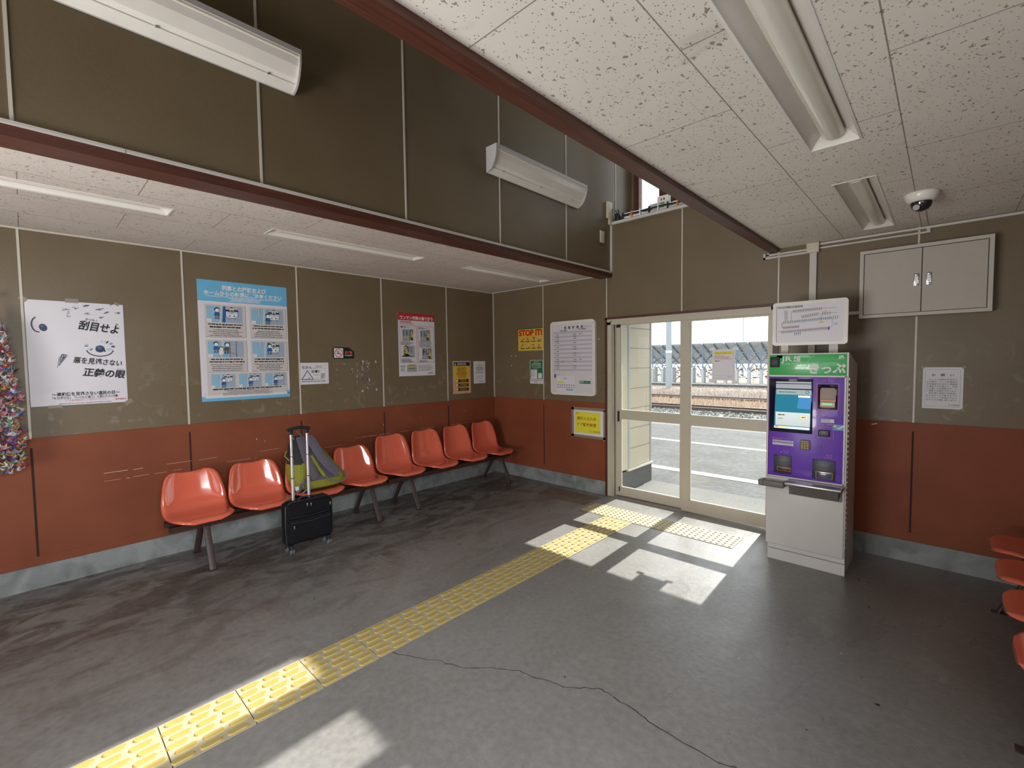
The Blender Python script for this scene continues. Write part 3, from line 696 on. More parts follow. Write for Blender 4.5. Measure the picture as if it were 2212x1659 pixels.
# solar racks: posts, rafters, cross bracing and pale panel backs
def rack(x, label):
    r = empty('solar_panel_rack', (x, 35, -0.6), label, 'solar rack', 'solar panel racks beyond the tracks')
    T0, T1 = 2.74, 1.05
    for xx in (x+0.08, x+0.96):
        b = MB(); b.box(xx-0.04, xx+0.04, 34.96, 35.03, 0.75, T0-0.03, M_BLUEST); b.build('upright', parent=r)
        b = MB(); b.tube([(xx, 34.9, T0), (xx, 38.6, T1)], 0.055, M_BLUEST, 4); b.build('rafter', parent=r)
        b = MB(); b.tube([(xx, 35, 1.15), (xx, 37.0, 1.80)], 0.035, M_BLUEST, 4); b.build('strut', parent=r)
        b = MB(); b.box(xx-0.06, xx+0.14, 34.85, 35.1, -0.65, 0.60, M_POST); b.build('foot_post', parent=r)
        b = MB(); b.box(xx+0.40, xx+0.58, 36.4, 36.6, -0.65, 0.75, M_POST); b.build('foot_post', parent=r)
        b = MB()
        b.tube([(xx, 35, 1.15), (xx+0.76, 35, 1.98)], 0.036, M_BLUEST, 4); b.tube([(xx+0.76, 35, 1.15), (xx, 35, 1.98)], 0.036, M_BLUEST, 4)
        b.tube([(xx, 35, 1.98), (xx+0.76, 35, 2.66)], 0.03, M_BLUEST, 4)
        b.tube([(xx, 35, 0.50), (xx+0.38, 35, 1.15)], 0.034, M_BLUEST, 4); b.tube([(xx+0.76, 35, 0.50), (xx+0.38, 35, 1.15)], 0.034, M_BLUEST, 4)
        b.build('brace', parent=r)
    b = MB(); b.box(x+.005, x+1.795, 34.95, 35.05, 1.09, 1.19, M_BLUEST); b.build('lower_rail', parent=r)
    b = MB(); b.box(x+.005, x+1.795, 34.97, 35.03, 1.95, 2.01, M_BLUEST); b.build('upper_rail', parent=r)
    for q in range(2):
        b = MB(); d = 0.04; xa, xb = x+0.02+q*0.89, x+0.87+q*0.89
        b.mesh([(xa, 34.85, T0+.07), (xb, 34.85, T0+.07), (xb, 38.7, T1+.02), (xa, 38.7, T1+.02), (xa, 34.85, T0+.07+d), (xb, 34.85, T0+.07+d), (xb, 38.7, T1+.02+d), (xa, 38.7, T1+.02+d)], [(0,3,2,1),(4,5,6,7),(0,1,5,4),(1,2,6,5),(2,3,7,6),(3,0,4,7)], M_PVBACK)
        b.build('panel', parent=r)
    return r
for k in range(10):
    rack(-19.5+1.8*k, 'blue-grey braced solar panel rack beyond the tracks, one in an unbroken row')
b = MB(); rnd = random.Random(21)
for i in range(600):
    x = rnd.uniform(-22, 0); y = rnd.uniform(38, 47); z = rnd.uniform(-0.6, 0.8); s_ = rnd.uniform(0.04, 0.13)
    b.box(x, x+s_*2, y, y+0.1, z, z+s_, rnd.choice([M_POST, M_RAIL, M_STRAW[0], M_STRAW[2], M_BLUEST, M_BLUEST]))
NO_RECALC.add('scrub')
b.build('scrub', kind='stuff', label='tangle of scrub and clutter under and behind the solar racks', cat='scrub')
# ================================================================== BENCHES
def shell(mb, xf, yc, zo, tilt=0.0, sgn=1, m=None, hs=1.0):
    """moulded one-piece seat; xf = x of the front lip, sgn=+1 faces +x"""
    prof = [(0.0, .386), (0.008, .404), (0.03, .415), (0.08, .419), (.15, .411), (.22, .402), (.29, .399), (.345, .406), (.39, .430), (.416, .468), (.434, .52), (.448, .58), (.461, .64), (.472, .69), (.479, .722), (.484, .737), (.490, .743)]
    prof = [(a, z if z < 0.43 else 0.43+(z-0.43)*hs) for a, z in prof]
    wid = [.085, .135, .168, .196, .208, .213, .216, .218, .219, .218, .214, .206, .196, .183, .165, .142, .105]
    lift = [.0, .002, .004, .006, .010, .014, .020, .028, .042, .056, .064, .064, .059, .051, .042, .034, .026]
    n = 18; top = []; ct, st_ = math.cos(tilt), math.sin(tilt)
    P = []
    for i, (dx, z) in enumerate(prof):
        a = prof[max(i-1, 0)]; c = prof[min(i+1, len(prof)-1)]
        tx, tz = c[0]-a[0], c[1]-a[1]; L = math.hypot(tx, tz); nx, nz = -(-tz)/L, tx/L    # normal, forward and up
        nx, nz = -tz/L, tx/L
        row = []
        for j in range(n+1):
            s = -1+2*j/n; q = abs(s)**2.6*lift[i]; e = -0.012*max(0, abs(s)-0.93)/0.07
            row.append((dx+nx*(q+e), s*wid[i], z+nz*(q+e), nx, nz))
        P.append(row)
    def place(dx, y, z):
        z2 = z-0.40; X = dx*ct+z2*st_; Z = -dx*st_+z2*ct
        return (xf-sgn*X, yc+y, zo+0.40+Z)
    vs = [place(p[0], p[1], p[2]) for r in P for p in r]+[place(p[0]-p[3]*0.006, p[1]*0.985, p[2]-p[4]*0.006) for r in P for p in r]
    R_, K = len(P), n+1; o = R_*K
    fs = [(i*K+j, i*K+j+1, (i+1)*K+j+1, (i+1)*K+j) for i in range(R_-1) for j in range(n)]
    fs += [(o+a, o+d, o+c, o+b_) for a, b_, c, d in fs]
    rim = [(0, j) for j in range(n+1)]+[(i, n) for i in range(1, R_)]+[(R_-1, j) for j in range(n-1, -1, -1)]+[(i, 0) for i in range(R_-2, 0, -1)]
    ix = [i*K+j for i, j in rim]
    fs += [(ix[k], ix[(k+1) % len(ix)], o+ix[(k+1) % len(ix)], o+ix[k]) for k in range(len(ix))]
    mb.mesh(vs, fs, m or M_SHELL, True)
def bench(cy, legs, xf, sgn, label, tilt=0.0, zo=0.0, ends=(0, 0), hs=1.0):
    X = lambda d: xf-sgn*d
    r = empty('bench_seating', (X(0.30), sum(cy)/len(cy), 0), label, 'bench', 'red shell seat benches')
    for y in cy:
        b = MB(); shell(b, xf, y, zo, tilt, sgn, None, hs); b.build('seat', parent=r)
        b = MB()
        for dx in (0.17, 0.33):
            for dy in (-0.07, 0.07): b.cyl((X(dx), y+dy, 0.365), (X(dx), y+dy, 0.390+zo-tilt*dx), 0.012, M_BLACK, 8)
        b.box(min(X(.15), X(.35)), max(X(.15), X(.35)), y-0.09, y+0.09, 0.352, 0.360, M_BAR)
        b.build('seat_bracket', parent=r)
    for d in (0.14, 0.31):
        b = MB(); b.box(min(X(d), X(d+.045)), max(X(d), X(d+.045)), cy[0]-0.21+ends[0], cy[-1]+0.21+ends[1], 0.318, 0.356, M_BAR)
        b.build('crossbar', parent=r)
    for y in legs:
        for d0, d1 in ((0.20, 0.045), (0.30, 0.515)):
            b = MB(); b.tube([(X(d0), y, 0.335), (X(d0+(d1-d0)*.93), y, 0.035), (X(d1), y, 0.004)], 0, M_LEG, flat=(0.045, 0.014, (1, 0, 0.3)))
            b.box(min(X(d1-.03), X(d1+.03)), max(X(d1-.03), X(d1+.03)), y-0.025, y+0.025, 0.0, 0.006, M_LEG)
            b.build('leg', parent=r)
        b = MB(); b.box(min(X(.12), X(.37)), max(X(.12), X(.37)), y-0.022, y+0.022, 0.306, 0.320, M_LEG); b.build('leg_plate', parent=r)
    return r
CY = [-3.590+0.4515*i for i in range(8)]
bench(CY[:4], [-3.565, -2.165], 0.632, 1, 'bench of four red shell seats, black suitcase standing in front of it', 0.025, -0.004, hs=0.86)
bench(CY[4:], [-1.705, -0.330], 0.632, 1, 'bench of four red shell seats ending in the far corner by the timetable', 0.0, 0.004)
bench([-1.90, -1.43, -0.97, -0.50], [-1.88, -0.55], 4.775, -1, 'bench of red shell seats cut off at the right edge, past the ticket machine', 0.02, 0.0)

# ================================================================== SUITCASE AND BACKPACK
M_FAB = mat('black_suitcase_fabric', (0.010, 0.010, 0.012), 0.85, 0, (60, 0.4), (120, 0.5), spec=0.15)
M_FABS = mat('black_piping', (0.022, 0.022, 0.026), 0.4)
M_ALUT = mat('bright_aluminium_tube', (0.80, 0.80, 0.82), 0.28, 0.75)
s = empty('suitcase', (0.71, -2.90, 0), 'black soft suitcase with telescopic handle raised, standing before the red seats', 'suitcase')
b = MB(); b.rbox(0.648, 0.755, -3.096, -2.712, 0.072, 0.415, M_FAB, 0.028, 4)
b.build('body', parent=s)
b = MB(); b.rbox(0.745, 0.785, -3.075, -2.73, 0.09, 0.285, M_FAB, 0.018, 4); b.rbox(0.745, 0.772, -3.075, -2.73, 0.295, 0.40, M_FAB, 0.014, 4)
b.build('front_pocket', parent=s)
b = MB()
b.tube([(0.787, -3.06, 0.262), (0.789, -2.9, 0.250), (0.787, -2.745, 0.262)], 0.0045, M_FABS); b.tube([(0.774, -3.06, 0.300), (0.776, -2.9, 0.292), (0.774, -2.745, 0.300)], 0.004, M_FABS)
for x in (0.662, 0.742): b.tube([(x, -3.088, 0.09), (x, -3.093, 0.2), (x, -3.090, 0.39), (x, -3.05, 0.419), (x, -2.9, 0.420), (x, -2.75, 0.419), (x, -2.712, 0.39), (x, -2.709, 0.2), (x, -2.712, 0.09)], 0.006, M_FABS)
b.build('zipper', parent=s)
b = MB()
for y, z, x in ((-3.045, 0.235, 0.792), (-2.74, 0.36, 0.775), (-2.93, 0.393, 0.775), (-2.90, 0.390, 0.775)): b.rbox(x, x+0.006, y-0.005, y+0.005, z-0.022, z+0.006, M_CHROME, 0.002, 2)
b.build('zip_pull', parent=s, label='silver zip pull')
for y in (-3.002, -2.873):
    b = MB(); b.cyl((0.676, y, 0.41), (0.676, y, 0.60), 0.0125, M_ALUT); b.cyl((0.676, y, 0.60), (0.676, y, 0.78), 0.0110, M_ALUT); b.cyl((0.676, y, 0.78), (0.676, y, 0.965), 0.0098, M_ALUT)
    b.cyl((0.676, y, 0.597), (0.676, y, 0.603), 0.0132, M_BLACK); b.cyl((0.676, y, 0.777), (0.676, y, 0.782), 0.0118, M_BLACK); b.cyl((0.676, y, 0.408), (0.676, y, 0.420), 0.020, M_BLACK)
    b.build('handle_tube', parent=s, label='bright silver telescopic tube')
b = MB()
for y in (-3.002, -2.873): b.rbox(0.662, 0.690, y-0.014, y+0.014, 0.960, 0.995, M_BLACK, 0.006, 3)
b.tube([(0.676, -3.026, 0.998), (0.676, -3.00, 1.007), (0.676, -2.938, 1.014), (0.676, -2.876, 1.007), (0.676, -2.850, 0.998)], 0, M_BLACK, flat=(0.032, 0.024, (0, 0, 1)))
b.build('grip', parent=s)
b = MB(); b.tube([(0.69, -2.97, 0.413), (0.69, -2.95, 0.432), (0.69, -2.85, 0.432), (0.69, -2.83, 0.413)], 0, M_FABS, flat=(0.03, 0.008, (0, 0, 1))); b.build('carry_handle', parent=s)
for x, y in ((0.668, -3.055), (0.668, -2.75), (0.748, -3.055), (0.748, -2.75)):
    b = MB(); b.cyl((x, y, 0.075), (x, y, 0.050), 0.016, M_BLACK, 12); b.rbox(x-0.02, x+0.018, y-0.014, y+0.014, 0.026, 0.056, M_BLACK, 0.008, 3)
    b.cyl((x+0.004, y-0.013, 0.0225), (x+0.004, y-0.003, 0.0225), 0.0225, M_GINK, 18); b.cyl((x+0.004, y+0.003, 0.0225), (x+0.004, y+0.013, 0.0225), 0.0225, M_GINK, 18)
    b.build('wheel', parent=s)

M_PK = mat('slate_mesh_padding', (0.135, 0.115, 0.150), 0.85, 0, (90, 0.25), (160, 0.5))
M_LIME = mat('lime_green_fabric', (0.245, 0.260, 0.020), 0.7, 0, (30, 0.15), (60, 0.3))
M_PKB = mat('black_pack_fabric', (0.022, 0.023, 0.028), 0.75, 0, (40, 0.3), (60, 0.4))
M_WEB = mat('grey_webbing', (0.20, 0.195, 0.21), 0.7)
def loft(mb, secs, m, n=26, smooth=True, colf=None):
    """secs: (z, cx, cy, rx, ry, power)"""
    vs = []
    for z, cx, cy, rx, ry, p in secs:
        for i in range(n):
            t = 2*math.pi*i/n; c, q = math.cos(t), math.sin(t)
            vs.append((cx+math.copysign(abs(c)**(2/p), c)*rx, cy+math.copysign(abs(q)**(2/p), q)*ry, z))
    K = len(secs)
    for j in range(K-1):
        for i in range(n):
            f = (j*n+i, j*n+(i+1) % n, (j+1)*n+(i+1) % n, (j+1)*n+i)
            mm = colf(sum(vs[a][1] for a in f)/4, sum(vs[a][2] for a in f)/4, sum(vs[a][0] for a in f)/4) if colf else m
            k0 = len(mb.v); mb.v += [vs[a] for a in f]; mb.f.append([k0, k0+1, k0+2, k0+3]); mb.fm.append(mm); mb.fs.append(smooth)
    mb.poly(vs[:n][::-1], m); mb.poly(vs[-n:], m)
p = empty('backpack', (0.36, -2.70, 0.41), 'slate and lime green backpack slumped on the third red seat behind the suitcase', 'backpack')
secs = [(0.424, .37, -2.655, .13, .175, 3), (0.44, .37, -2.655, .15, .225, 3.2), (0.50, .36, -2.665, .15, .240, 3), (0.57, .345, -2.690, .142, .225, 3), (0.65, .33, -2.715, .130, .190, 2.8), (0.73, .315, -2.735, .112, .158, 2.6), (0.80, .30, -2.755, .092, .122, 2.4), (0.855, .29, -2.765, .070, .088, 2.2), (0.885, .285, -2.77, .035, .045, 2)]
def pcol(y, z, x):
    e = -2.42-(z-0.42)*0.48
    if z < 0.475: return M_LIME
    if y > e-0.055 and z < 0.86: return M_LIME
    if y < -2.80 and z < 0.66: return M_LIME
    if y < -2.79: return M_PKB
    return M_PK
b = MB(); loft(b, secs, M_PK, 36, True, pcol)
# weld so that it shades as one skin
b.build('pack_body', parent=p)
b = MB()
b.tube([(0.36, -2.80, 0.88), (0.415, -2.80, 0.80), (0.455, -2.79, 0.70), (0.50, -2.765, 0.60), (0.515, -2.74, 0.52)], 0, M_PK, flat=(0.075, 0.018, (1, 0, 0.3)))
b.build('shoulder_strap', parent=p)
b = MB()
b.tube([(0.345, -2.72, 0.88), (0.415, -2.70, 0.80), (0.455, -2.66, 0.70), (0.495, -2.60, 0.60), (0.515, -2.53, 0.53)], 0, M_PK, flat=(0.085, 0.018, (1, 0, 0.3)))
b.build('shoulder_strap', parent=p)
b = MB()
b.tube([(0.47, -2.81, 0.66), (0.49, -2.84, 0.56), (0.51, -2.85, 0.47)], 0, M_LIME, flat=(0.05, 0.012, (1, 0, 0.2)))
b.tube([(0.45, -2.75, 0.72), (0.49, -2.70, 0.60), (0.515, -2.66, 0.53)], 0, M_LIME, flat=(0.03, 0.012, (1, 0, 0.2)))
b.build('strap_lining', parent=p, label='lime green strap lining')
b = MB()
b.tube([(0.515, -2.66, 0.53), (0.53, -2.60, 0.47), (0.53, -2.50, 0.455), (0.50, -2.43, 0.49), (0.46, -2.42, 0.55)], 0.006, M_WEB)
b.tube([(0.50, -2.86, 0.47), (0.54, -2.90, 0.44), (0.57, -2.96, 0.432), (0.60, -3.03, 0.436)], 0, M_WEB, flat=(0.022, 0.004, (0, 0, 1)))
b.tube([(0.33, -2.84, 0.86), (0.32, -2.89, 0.93), (0.31, -2.83, 0.955), (0.31, -2.77, 0.885)], 0.005, M_WEB)
b.tube([(0.43, -2.93, 0.70), (0.40, -2.955, 0.74), (0.38, -2.93, 0.78)], 0.006, M_LIME)
b.build('webbing', parent=p)
b = MB(); rnd = random.Random(8)
for i in range(7):
    x, y, z = 0.53+rnd.uniform(-.02, .02), -2.86+rnd.uniform(-.05, .05), 0.49+rnd.uniform(-.04, .05)
    b.tube([(x, y, z), (x+rnd.uniform(0, .03), y+rnd.uniform(-.04, .04), z+rnd.uniform(-.03, .03)), (x, y+rnd.uniform(-.05, .05), z-rnd.uniform(.01, .05))], 0.007, M_WEB)
b.rbox(0.535, 0.547, -2.93, -2.90, 0.455, 0.49, M_PAPER, 0.004, 2)
b.build('buckle', parent=p)

# ================================================================== CRANE GARLAND
g = empty('paper_crane_garland', (0.10, -4.60, 0.84), 'long hanging bundle of many coloured folded paper cranes at the left edge', 'crane garland')
b = MB(); b.cyl((0.06, -4.59, 1.86), (0.06, -4.59, 2.02), 0.004, M_BLACK, 8); b.cyl((0.0, -4.59, 2.0), (0.08, -4.59, 2.0), 0.006, M_STEEL, 8)
for k in range(16): 
    a = k*0.39; b.cyl((0.075+0.01*math.cos(a), -4.59+0.01*math.sin(a), 1.90), (0.09+0.055*math.cos(a), -4.59+0.055*math.sin(a), 1.66), 0.003, M_PAPER, 6)
b.build('hanging_strings', parent=g)
CRC = [(0.62, 0.60, 0.58), (0.60, 0.56, 0.52), (0.50, 0.06, 0.07), (0.55, 0.16, 0.20), (0.06, 0.12, 0.36), (0.20, 0.10, 0.33), (0.60, 0.40, 0.08), (0.10, 0.30, 0.16), (0.62, 0.30, 0.36), (0.03, 0.03, 0.05), (0.30, 0.45, 0.58), (0.50, 0.20, 0.05)]
CM = [mat('paper_%s' % n_, c, 0.6) for n_, c in zip(('white', 'ivory', 'red', 'rose', 'navy', 'violet', 'mustard', 'green', 'pink', 'charcoal', 'sky', 'rust'), CRC)]
def crane_shape(mb, c, s_, m, R3):
    pts = [(0, 0, 0.1), (0.9, 0.15, 0.75), (0.35, -0.25, 0), (0.35, 0.3, 0), (-0.9, 0.15, 0.75), (-0.35, -0.25, 0), (-0.35, 0.3, 0), (0, 0.95, 0.75), (0, 0.72, 0.55), (0, 1.15, 0.6), (0, -1.0, 0.8), (0, 0.2, -0.25), (0, -0.2, -0.25)]
    vs = [Vector(c)+R3 @ (Vector(q)*s_) for q in pts]
    mb.mesh(vs, [(3, 1, 2), (6, 4, 5), (2, 3, 11, 12), (5, 6, 11, 12), (2, 0, 5), (3, 0, 6), (2, 3, 0), (5, 6, 0), (3, 7, 11), (6, 7, 11), (7, 9, 8), (2, 10, 12), (5, 10, 12)], m)
NO_RECALC.add('paper_crane'); NO_RECALC.add('paper_cranes')
rnd = random.Random(4); crs = []
from mathutils import Euler
for i in range(760):
    z = rnd.uniform(0.86, 1.80); R0 = min(0.108, 0.03+(1.84-z)*0.16); a = rnd.uniform(0, 6.28); rr = R0*math.sqrt(rnd.uniform(0.35, 1))
    crs.append((0.115+rr*math.cos(a)*0.85, -4.592+rr*math.sin(a), z, rnd.uniform(0.018, 0.027), rnd.choice(CM+CM[:2]+CM[:2]+[CM[2]]), Euler((rnd.uniform(-.9, .9), rnd.uniform(-.9, .9), rnd.uniform(0, 6.3))).to_matrix()))
crs.sort(key=lambda q: -(q[0]+q[1]*0.9))
for q in crs[:100]:
    b = MB(); crane_shape(b, q[:3], q[3]*1.1, q[4], q[5]); b.build('paper_crane', parent=g)
b = MB()
for q in crs[100:]: crane_shape(b, q[:3], q[3], q[4], q[5])
tag(b.build('paper_cranes', parent=g), kind='stuff')

# ================================================================== LIGHT FITTINGS
def wall_lamp(y0, y1, label):
    r = empty('wall_lamp', (XU, (y0+y1)/2, 3.035), label, 'light', 'fluorescent lamps on the lightwell wall')
    X = XU+0.004
    arc = [(X+0.118*math.cos(t), 3.205-0.168*math.sin(t)) for t in (k*math.pi/2/8 for k in range(9))]
    cap = [(X, 3.232), (X+0.118, 3.232)]+arc
    for ya, yb, nm in ((y0, y0+0.010, 'end_cap'), (y1-0.010, y1, 'end_cap')):
        b = MB(); b.prism(cap, ya, yb, 'y', M_ENAMEL_G if nm else M_ENAMEL); b.build(nm, parent=r)
    b = MB(); b.box(X, X+0.118, y0+0.01, y1-0.01, 3.205, 3.232, M_ENAMEL_G); b.box(X, X+0.012, y0+0.01, y1-0.01, 3.036, 3.205, M_ENAMEL_G); b.build('housing', parent=r)
    inner = [(X+0.106, 3.205), (X+0.100, 3.170), (X+0.080, 3.128), (X+0.060, 3.105), (X+0.052, 3.112), (X+0.070, 3.14), (X+0.09, 3.18), (X+0.094, 3.205)]
    b = MB(); b.prism([(X+0.112, 3.206), (X+0.098, 3.150), (X+0.066, 3.098), (X+0.048, 3.082), (X+0.02, 3.07), (X+0.02, 3.10), (X+0.05, 3.13), (X+0.08, 3.206)], y0+0.01, y1-0.01, 'y', M_ENAMEL, smooth=False)
    b.build('reflector', parent=r)
    b = MB(); b.prism([(X+0.010, 3.072), (X+0.046, 3.080), (X+0.046, 3.074), (X+0.012, 3.036)], y0+0.01, y1-0.01, 'y', M_ENAMEL); b.build('lower_lip', parent=r)
    b = MB(); b.cyl((X+0.104, y0+0.01, 3.196), (X+0.104, y1-0.01, 3.196), 0.009, M_DIFF, 10); b.build('lamp_tube', parent=r)
    b = MB()
    for k in (0.12, 0.5, 0.88): b.cyl((X+0.046, y0+(y1-y0)*k, 3.078), (X+0.052, y0+(y1-y0)*k, 3.072), 0.005, M_CHROME, 8)
    b.build('screw', parent=r)
wall_lamp(-4.62, -3.368, 'unlit white wall lamp high up, cut by the top left of the picture')
wall_lamp(-1.885, -0.640, 'unlit white wall lamp high up, beside the junction box and cable ledge')
def troffer(h, zc, label, big=False):
    x0, x1, y0, y1 = h
    r = empty('recessed_light', ((x0+x1)/2, (y0+y1)/2, zc), label, 'light', 'recessed ceiling lights')
    D = 0.048; w_ = (x1-x0); e = 0.004
    b = MB()
    for a in ((x0-.006, x0+e, y0-.006, y1+.006), (x1-e, x1+.006, y0-.006, y1+.006), (x0+e, x1-e, y0-.006, y0+e), (x0+e, x1-e, y1-e, y1+.006)): b.box(a[0], a[1], a[2], a[3], zc-0.003, zc, M_ENAMEL)
    b.build('rim', parent=r)
    b = MB(); ix0, ix1, iy0, iy1 = x0+w_*0.28, x1-w_*0.28, y0+0.045, y1-0.045
    q = [(x0, y0, zc), (x1, y0, zc), (x1, y1, zc), (x0, y1, zc), (ix0, iy0, zc+D), (ix1, iy0, zc+D), (ix1, iy1, zc+D), (ix0, iy1, zc+D)]
    b.mesh(q, [(0, 4, 5, 1), (1, 5, 6, 2), (2, 6, 7, 3), (3, 7, 4, 0), (4, 7, 6, 5)], M_ENAMEL)
    o = [(a[0], a[1], a[2]+0.012 if k > 3 else a[2]+0.0) for k, a in enumerate(q)]
    b.mesh([(x0, y0, zc+.001), (x1, y0, zc+.001), (x1, y1, zc+.001), (x0, y1, zc+.001), (x0, y0, zc+D+.02), (x1, y0, zc+D+.02), (x1, y1, zc+D+.02), (x0, y1, zc+D+.02)], [(0, 1, 5, 4), (1, 2, 6, 5), (2, 3, 7, 6), (3, 0, 4, 7), (4, 5, 6, 7)], M_ENAMEL_G)
    b.build('trough', parent=r)
    b = MB(); cx = (x0+x1)/2; rad = w_*0.225
    prof = [(cx+rad*math.cos(t), zc+D*0.75-rad*0.75*math.sin(t)) for t in (math.pi*k/12 for k in range(13))]+[(cx-rad, zc+D), (cx+rad, zc+D)]
    b.prism(prof, iy0+0.02, iy1-0.005, 'y', M_DIFF, smooth=True)
    b.build('tube_cover', parent=r)
for h, l in zip(TRO_L, ('unlit recessed light in the low ceiling, nearest to the camera', 'unlit recessed light in the low ceiling, middle of three', 'unlit recessed light in the low ceiling, nearest the far corner')): troffer(h, ZL, l)
for h, l in zip(TRO_R, ('large unlit recessed light at the top of the picture', 'small-looking recessed light in the right ceiling beside the dome camera')): troffer(h, ZR, l)

# dome camera
c = empty('dome_camera', (4.43, -0.895, ZR), 'white dome security camera with smoked glass on the right ceiling', 'security camera')
b = MB(); b.lathe((4.43, -0.895, ZR), [(0.0, 0), (0.078, 0.0), (0.080, -0.006), (0.072, -0.030), (0.062, -0.046), (0.050, -0.050), (0.0, -0.050)], M_ENAMEL, 36); b.build('housing', parent=c)
b = MB(); b.lathe((4.43, -0.895, ZR), [(0.050, -0.048), (0.049, -0.060), (0.043, -0.077), (0.032, -0.091), (0.018, -0.099), (0.0, -0.102)], mat('smoked_dome', (0.02, 0.02, 0.025), 0.05, 0, None, None, 1.0), 32); b.build('dome_glass', parent=c)
b = MB(); b.cyl((4.42, -0.92, ZR-0.075), (4.41, -0.955, ZR-0.088), 0.016, M_CHROME, 14); b.build('lens', parent=c)
b = MB(); b.tube([(4.435, -0.82, ZR-0.003), (4.436, -0.5, ZR-0.004), (4.438, -0.012, ZR-0.004)], 0.0022, M_CREAM, 6); b.build('cable', parent=c)

# ================================================================== DUCTS, BOXES, LEDGE
def thing(name, mb, label, cat, group=None, loc=None):
    v = [Vector(p) for p in mb.v]; lo = Vector((min(p.x for p in v), min(p.y for p in v), min(p.z for p in v))); hi = Vector((max(p.x for p in v), max(p.y for p in v), max(p.z for p in v)))
    return mb.build(name, loc=loc or ((lo.x+hi.x)/2, (lo.y+hi.y)/2, lo.z), label=label, cat=cat, group=group)
b = MB(); b.box(XU+0.0, XU+0.018, YB, -0.018, 2.487, 2.503, M_DUCT); b.box(XU+0.0, XU+0.0186, -0.0, YB, 2.494, 2.4952, M_ENAMEL_G)
for y in (-4.12, -3.05, -1.7): b.box(XU, XU+0.0188, y-0.001, y+0.001, 2.487, 2.5035, M_GINK)
thing('cable_duct', b, 'white cable duct lying along the top of the left dark beam', 'cable duct', 'white cable ducts')
b = MB(); b.box(XU+0.0005, XU+0.020, -0.026, -0.0005, 2.505, 3.003, M_DUCT)
thing('cable_duct', b, 'upright white cable duct in the corner between left beam and ledge', 'cable duct', 'white cable ducts')
b = MB(); b.box(XU+0.02, XR, -0.022, 0.0, 3.005, 3.034, M_DUCT); b.box(XU+0.02, XR, -0.0225, -0.0215, 3.017, 3.0195, M_ENAMEL_G)
thing('cable_duct', b, 'white cable duct along the ledge under the high window', 'cable duct', 'white cable ducts')
b = MB()
b.box(3.376, 3.392, -0.018, 0, 2.392, 2.44, M_DUCT); b.box(3.376, 3.705, -0.018, 0, 2.392, 2.408, M_DUCT); b.box(3.405, 3.42, -0.017, 0, 2.418, 2.44, M_DUCT); b.box(3.405, 3.705, -0.017, 0, 2.415, 2.430, M_DUCT)
b.box(3.785, XW, -0.018, 0, 2.446, 2.462, M_DUCT); b.box(3.785, 4.445, -0.016, 0, 2.416, 2.428, M_DUCT); b.box(4.432, 4.452, -0.017, 0, 2.416, 2.455, M_DUCT)
d3 = thing('cable_duct', b, 'pair of thin white ducts running just below the right ceiling', 'cable duct', 'white cable ducts')
b = MB(); b.rbox(3.702, 3.790, -0.050, 0, 2.388, 2.468, M_CREAM, 0.006, 3); b.build('duct_junction', parent=d3, label='cream junction cover')
b = MB(); b.box(3.724, 3.772, -0.030, 0, 0.60, 2.395, M_DUCT); thing('cable_duct', b, 'wide white vertical duct dropping behind the ticket machine', 'cable duct', 'white cable ducts')
b = MB(); b.box(3.772, 4.062, -0.022, 0, 1.868, 1.892, M_DUCT); thing('cable_duct', b, 'short white duct joining the vertical duct to the wall cabinet', 'cable duct', 'white cable ducts')
# boxes on the lightwell wall
b = MB(); b.rbox(XU, XU+0.028, -0.108, -0.020, 3.062, 3.236, M_CREAM, 0.005, 3); b.rbox(XU, XU+0.022, -0.070, -0.022, 3.00, 3.07, M_CREAM, 0.004, 2)
b.tube([(XU+0.028, -0.04, 3.14), (XU+0.034, -0.025, 3.18), (XU+0.032, -0.018, 3.10)], 0.003, M_GINK)
thing('junction_box', b, 'cream junction box on the lightwell wall at the end of the ledge', 'junction box')
b = MB(); b.rbox(XU+0.003, XU+0.012, -0.238, -0.155, 2.782, 2.908, M_CREAM, 0.004, 2); thing('blank_plate', b, 'small cream blank plate on the lightwell wall above the corner beam', 'wall plate')
# things on the ledge
b = MB(); rnd = random.Random(2)
for k in range(5):
    z0 = 3.046+0.014*k; y = 0.03+0.012*(k % 3); pts = []
    for i in range(16): pts.append((XU+0.115+i*0.097, y+rnd.uniform(-.006, .006), z0+rnd.uniform(-.004, .006)))
    b.tube(pts, 0.009, (M_GINK, M_PAPER, M_CREAM, M_BLACK, M_PAPER)[k], 6)
for k in range(14):
    x = XU+0.125+k*0.1; b.box(x, x+0.012, 0.015, 0.075, 3.036, 3.118, rnd.choice([M_BLACK, M_PAPER, M_ORANGE]))
thing('cable_bundle', b, 'bundle of loose cables tied along the ledge below the high window', 'cables')
b = MB(); b.rbox(XU+0.045, XU+0.10, -0.012, 0.055, 3.04, 3.12, M_BLACK, 0.01, 2); b.tube([(XU+0.07, 0.02, 3.10), (XU+0.055, 0.0, 3.15), (XU+0.06, 0.04, 3.17), (XU+0.09, 0.045, 3.06)], 0.006, M_BLACK)
thing('plug_cluster', b, 'black plugs heaped at the left end of the ledge', 'plugs')
b = MB(); b.rbox(1.945, 2.005, 0.15, 0.21, 3.03, 3.15, M_ENAMEL_G, 0.01, 2); b.cyl((1.975, 0.15, 3.11), (1.975, 0.14, 3.11), 0.02, M_BLACK, 14); b.cyl((1.955, 0.18, 3.15), (1.955, 0.18, 3.19), 0.006, M_BLACK, 8)
thing('ledge_sensor', b, 'small grey sensor on the ledge in front of the window frame', 'sensor')
c = empty('control_box', (2.33, 0.2, 3.03), 'pale grey control box with green grille on the ledge before the bright window', 'control box')
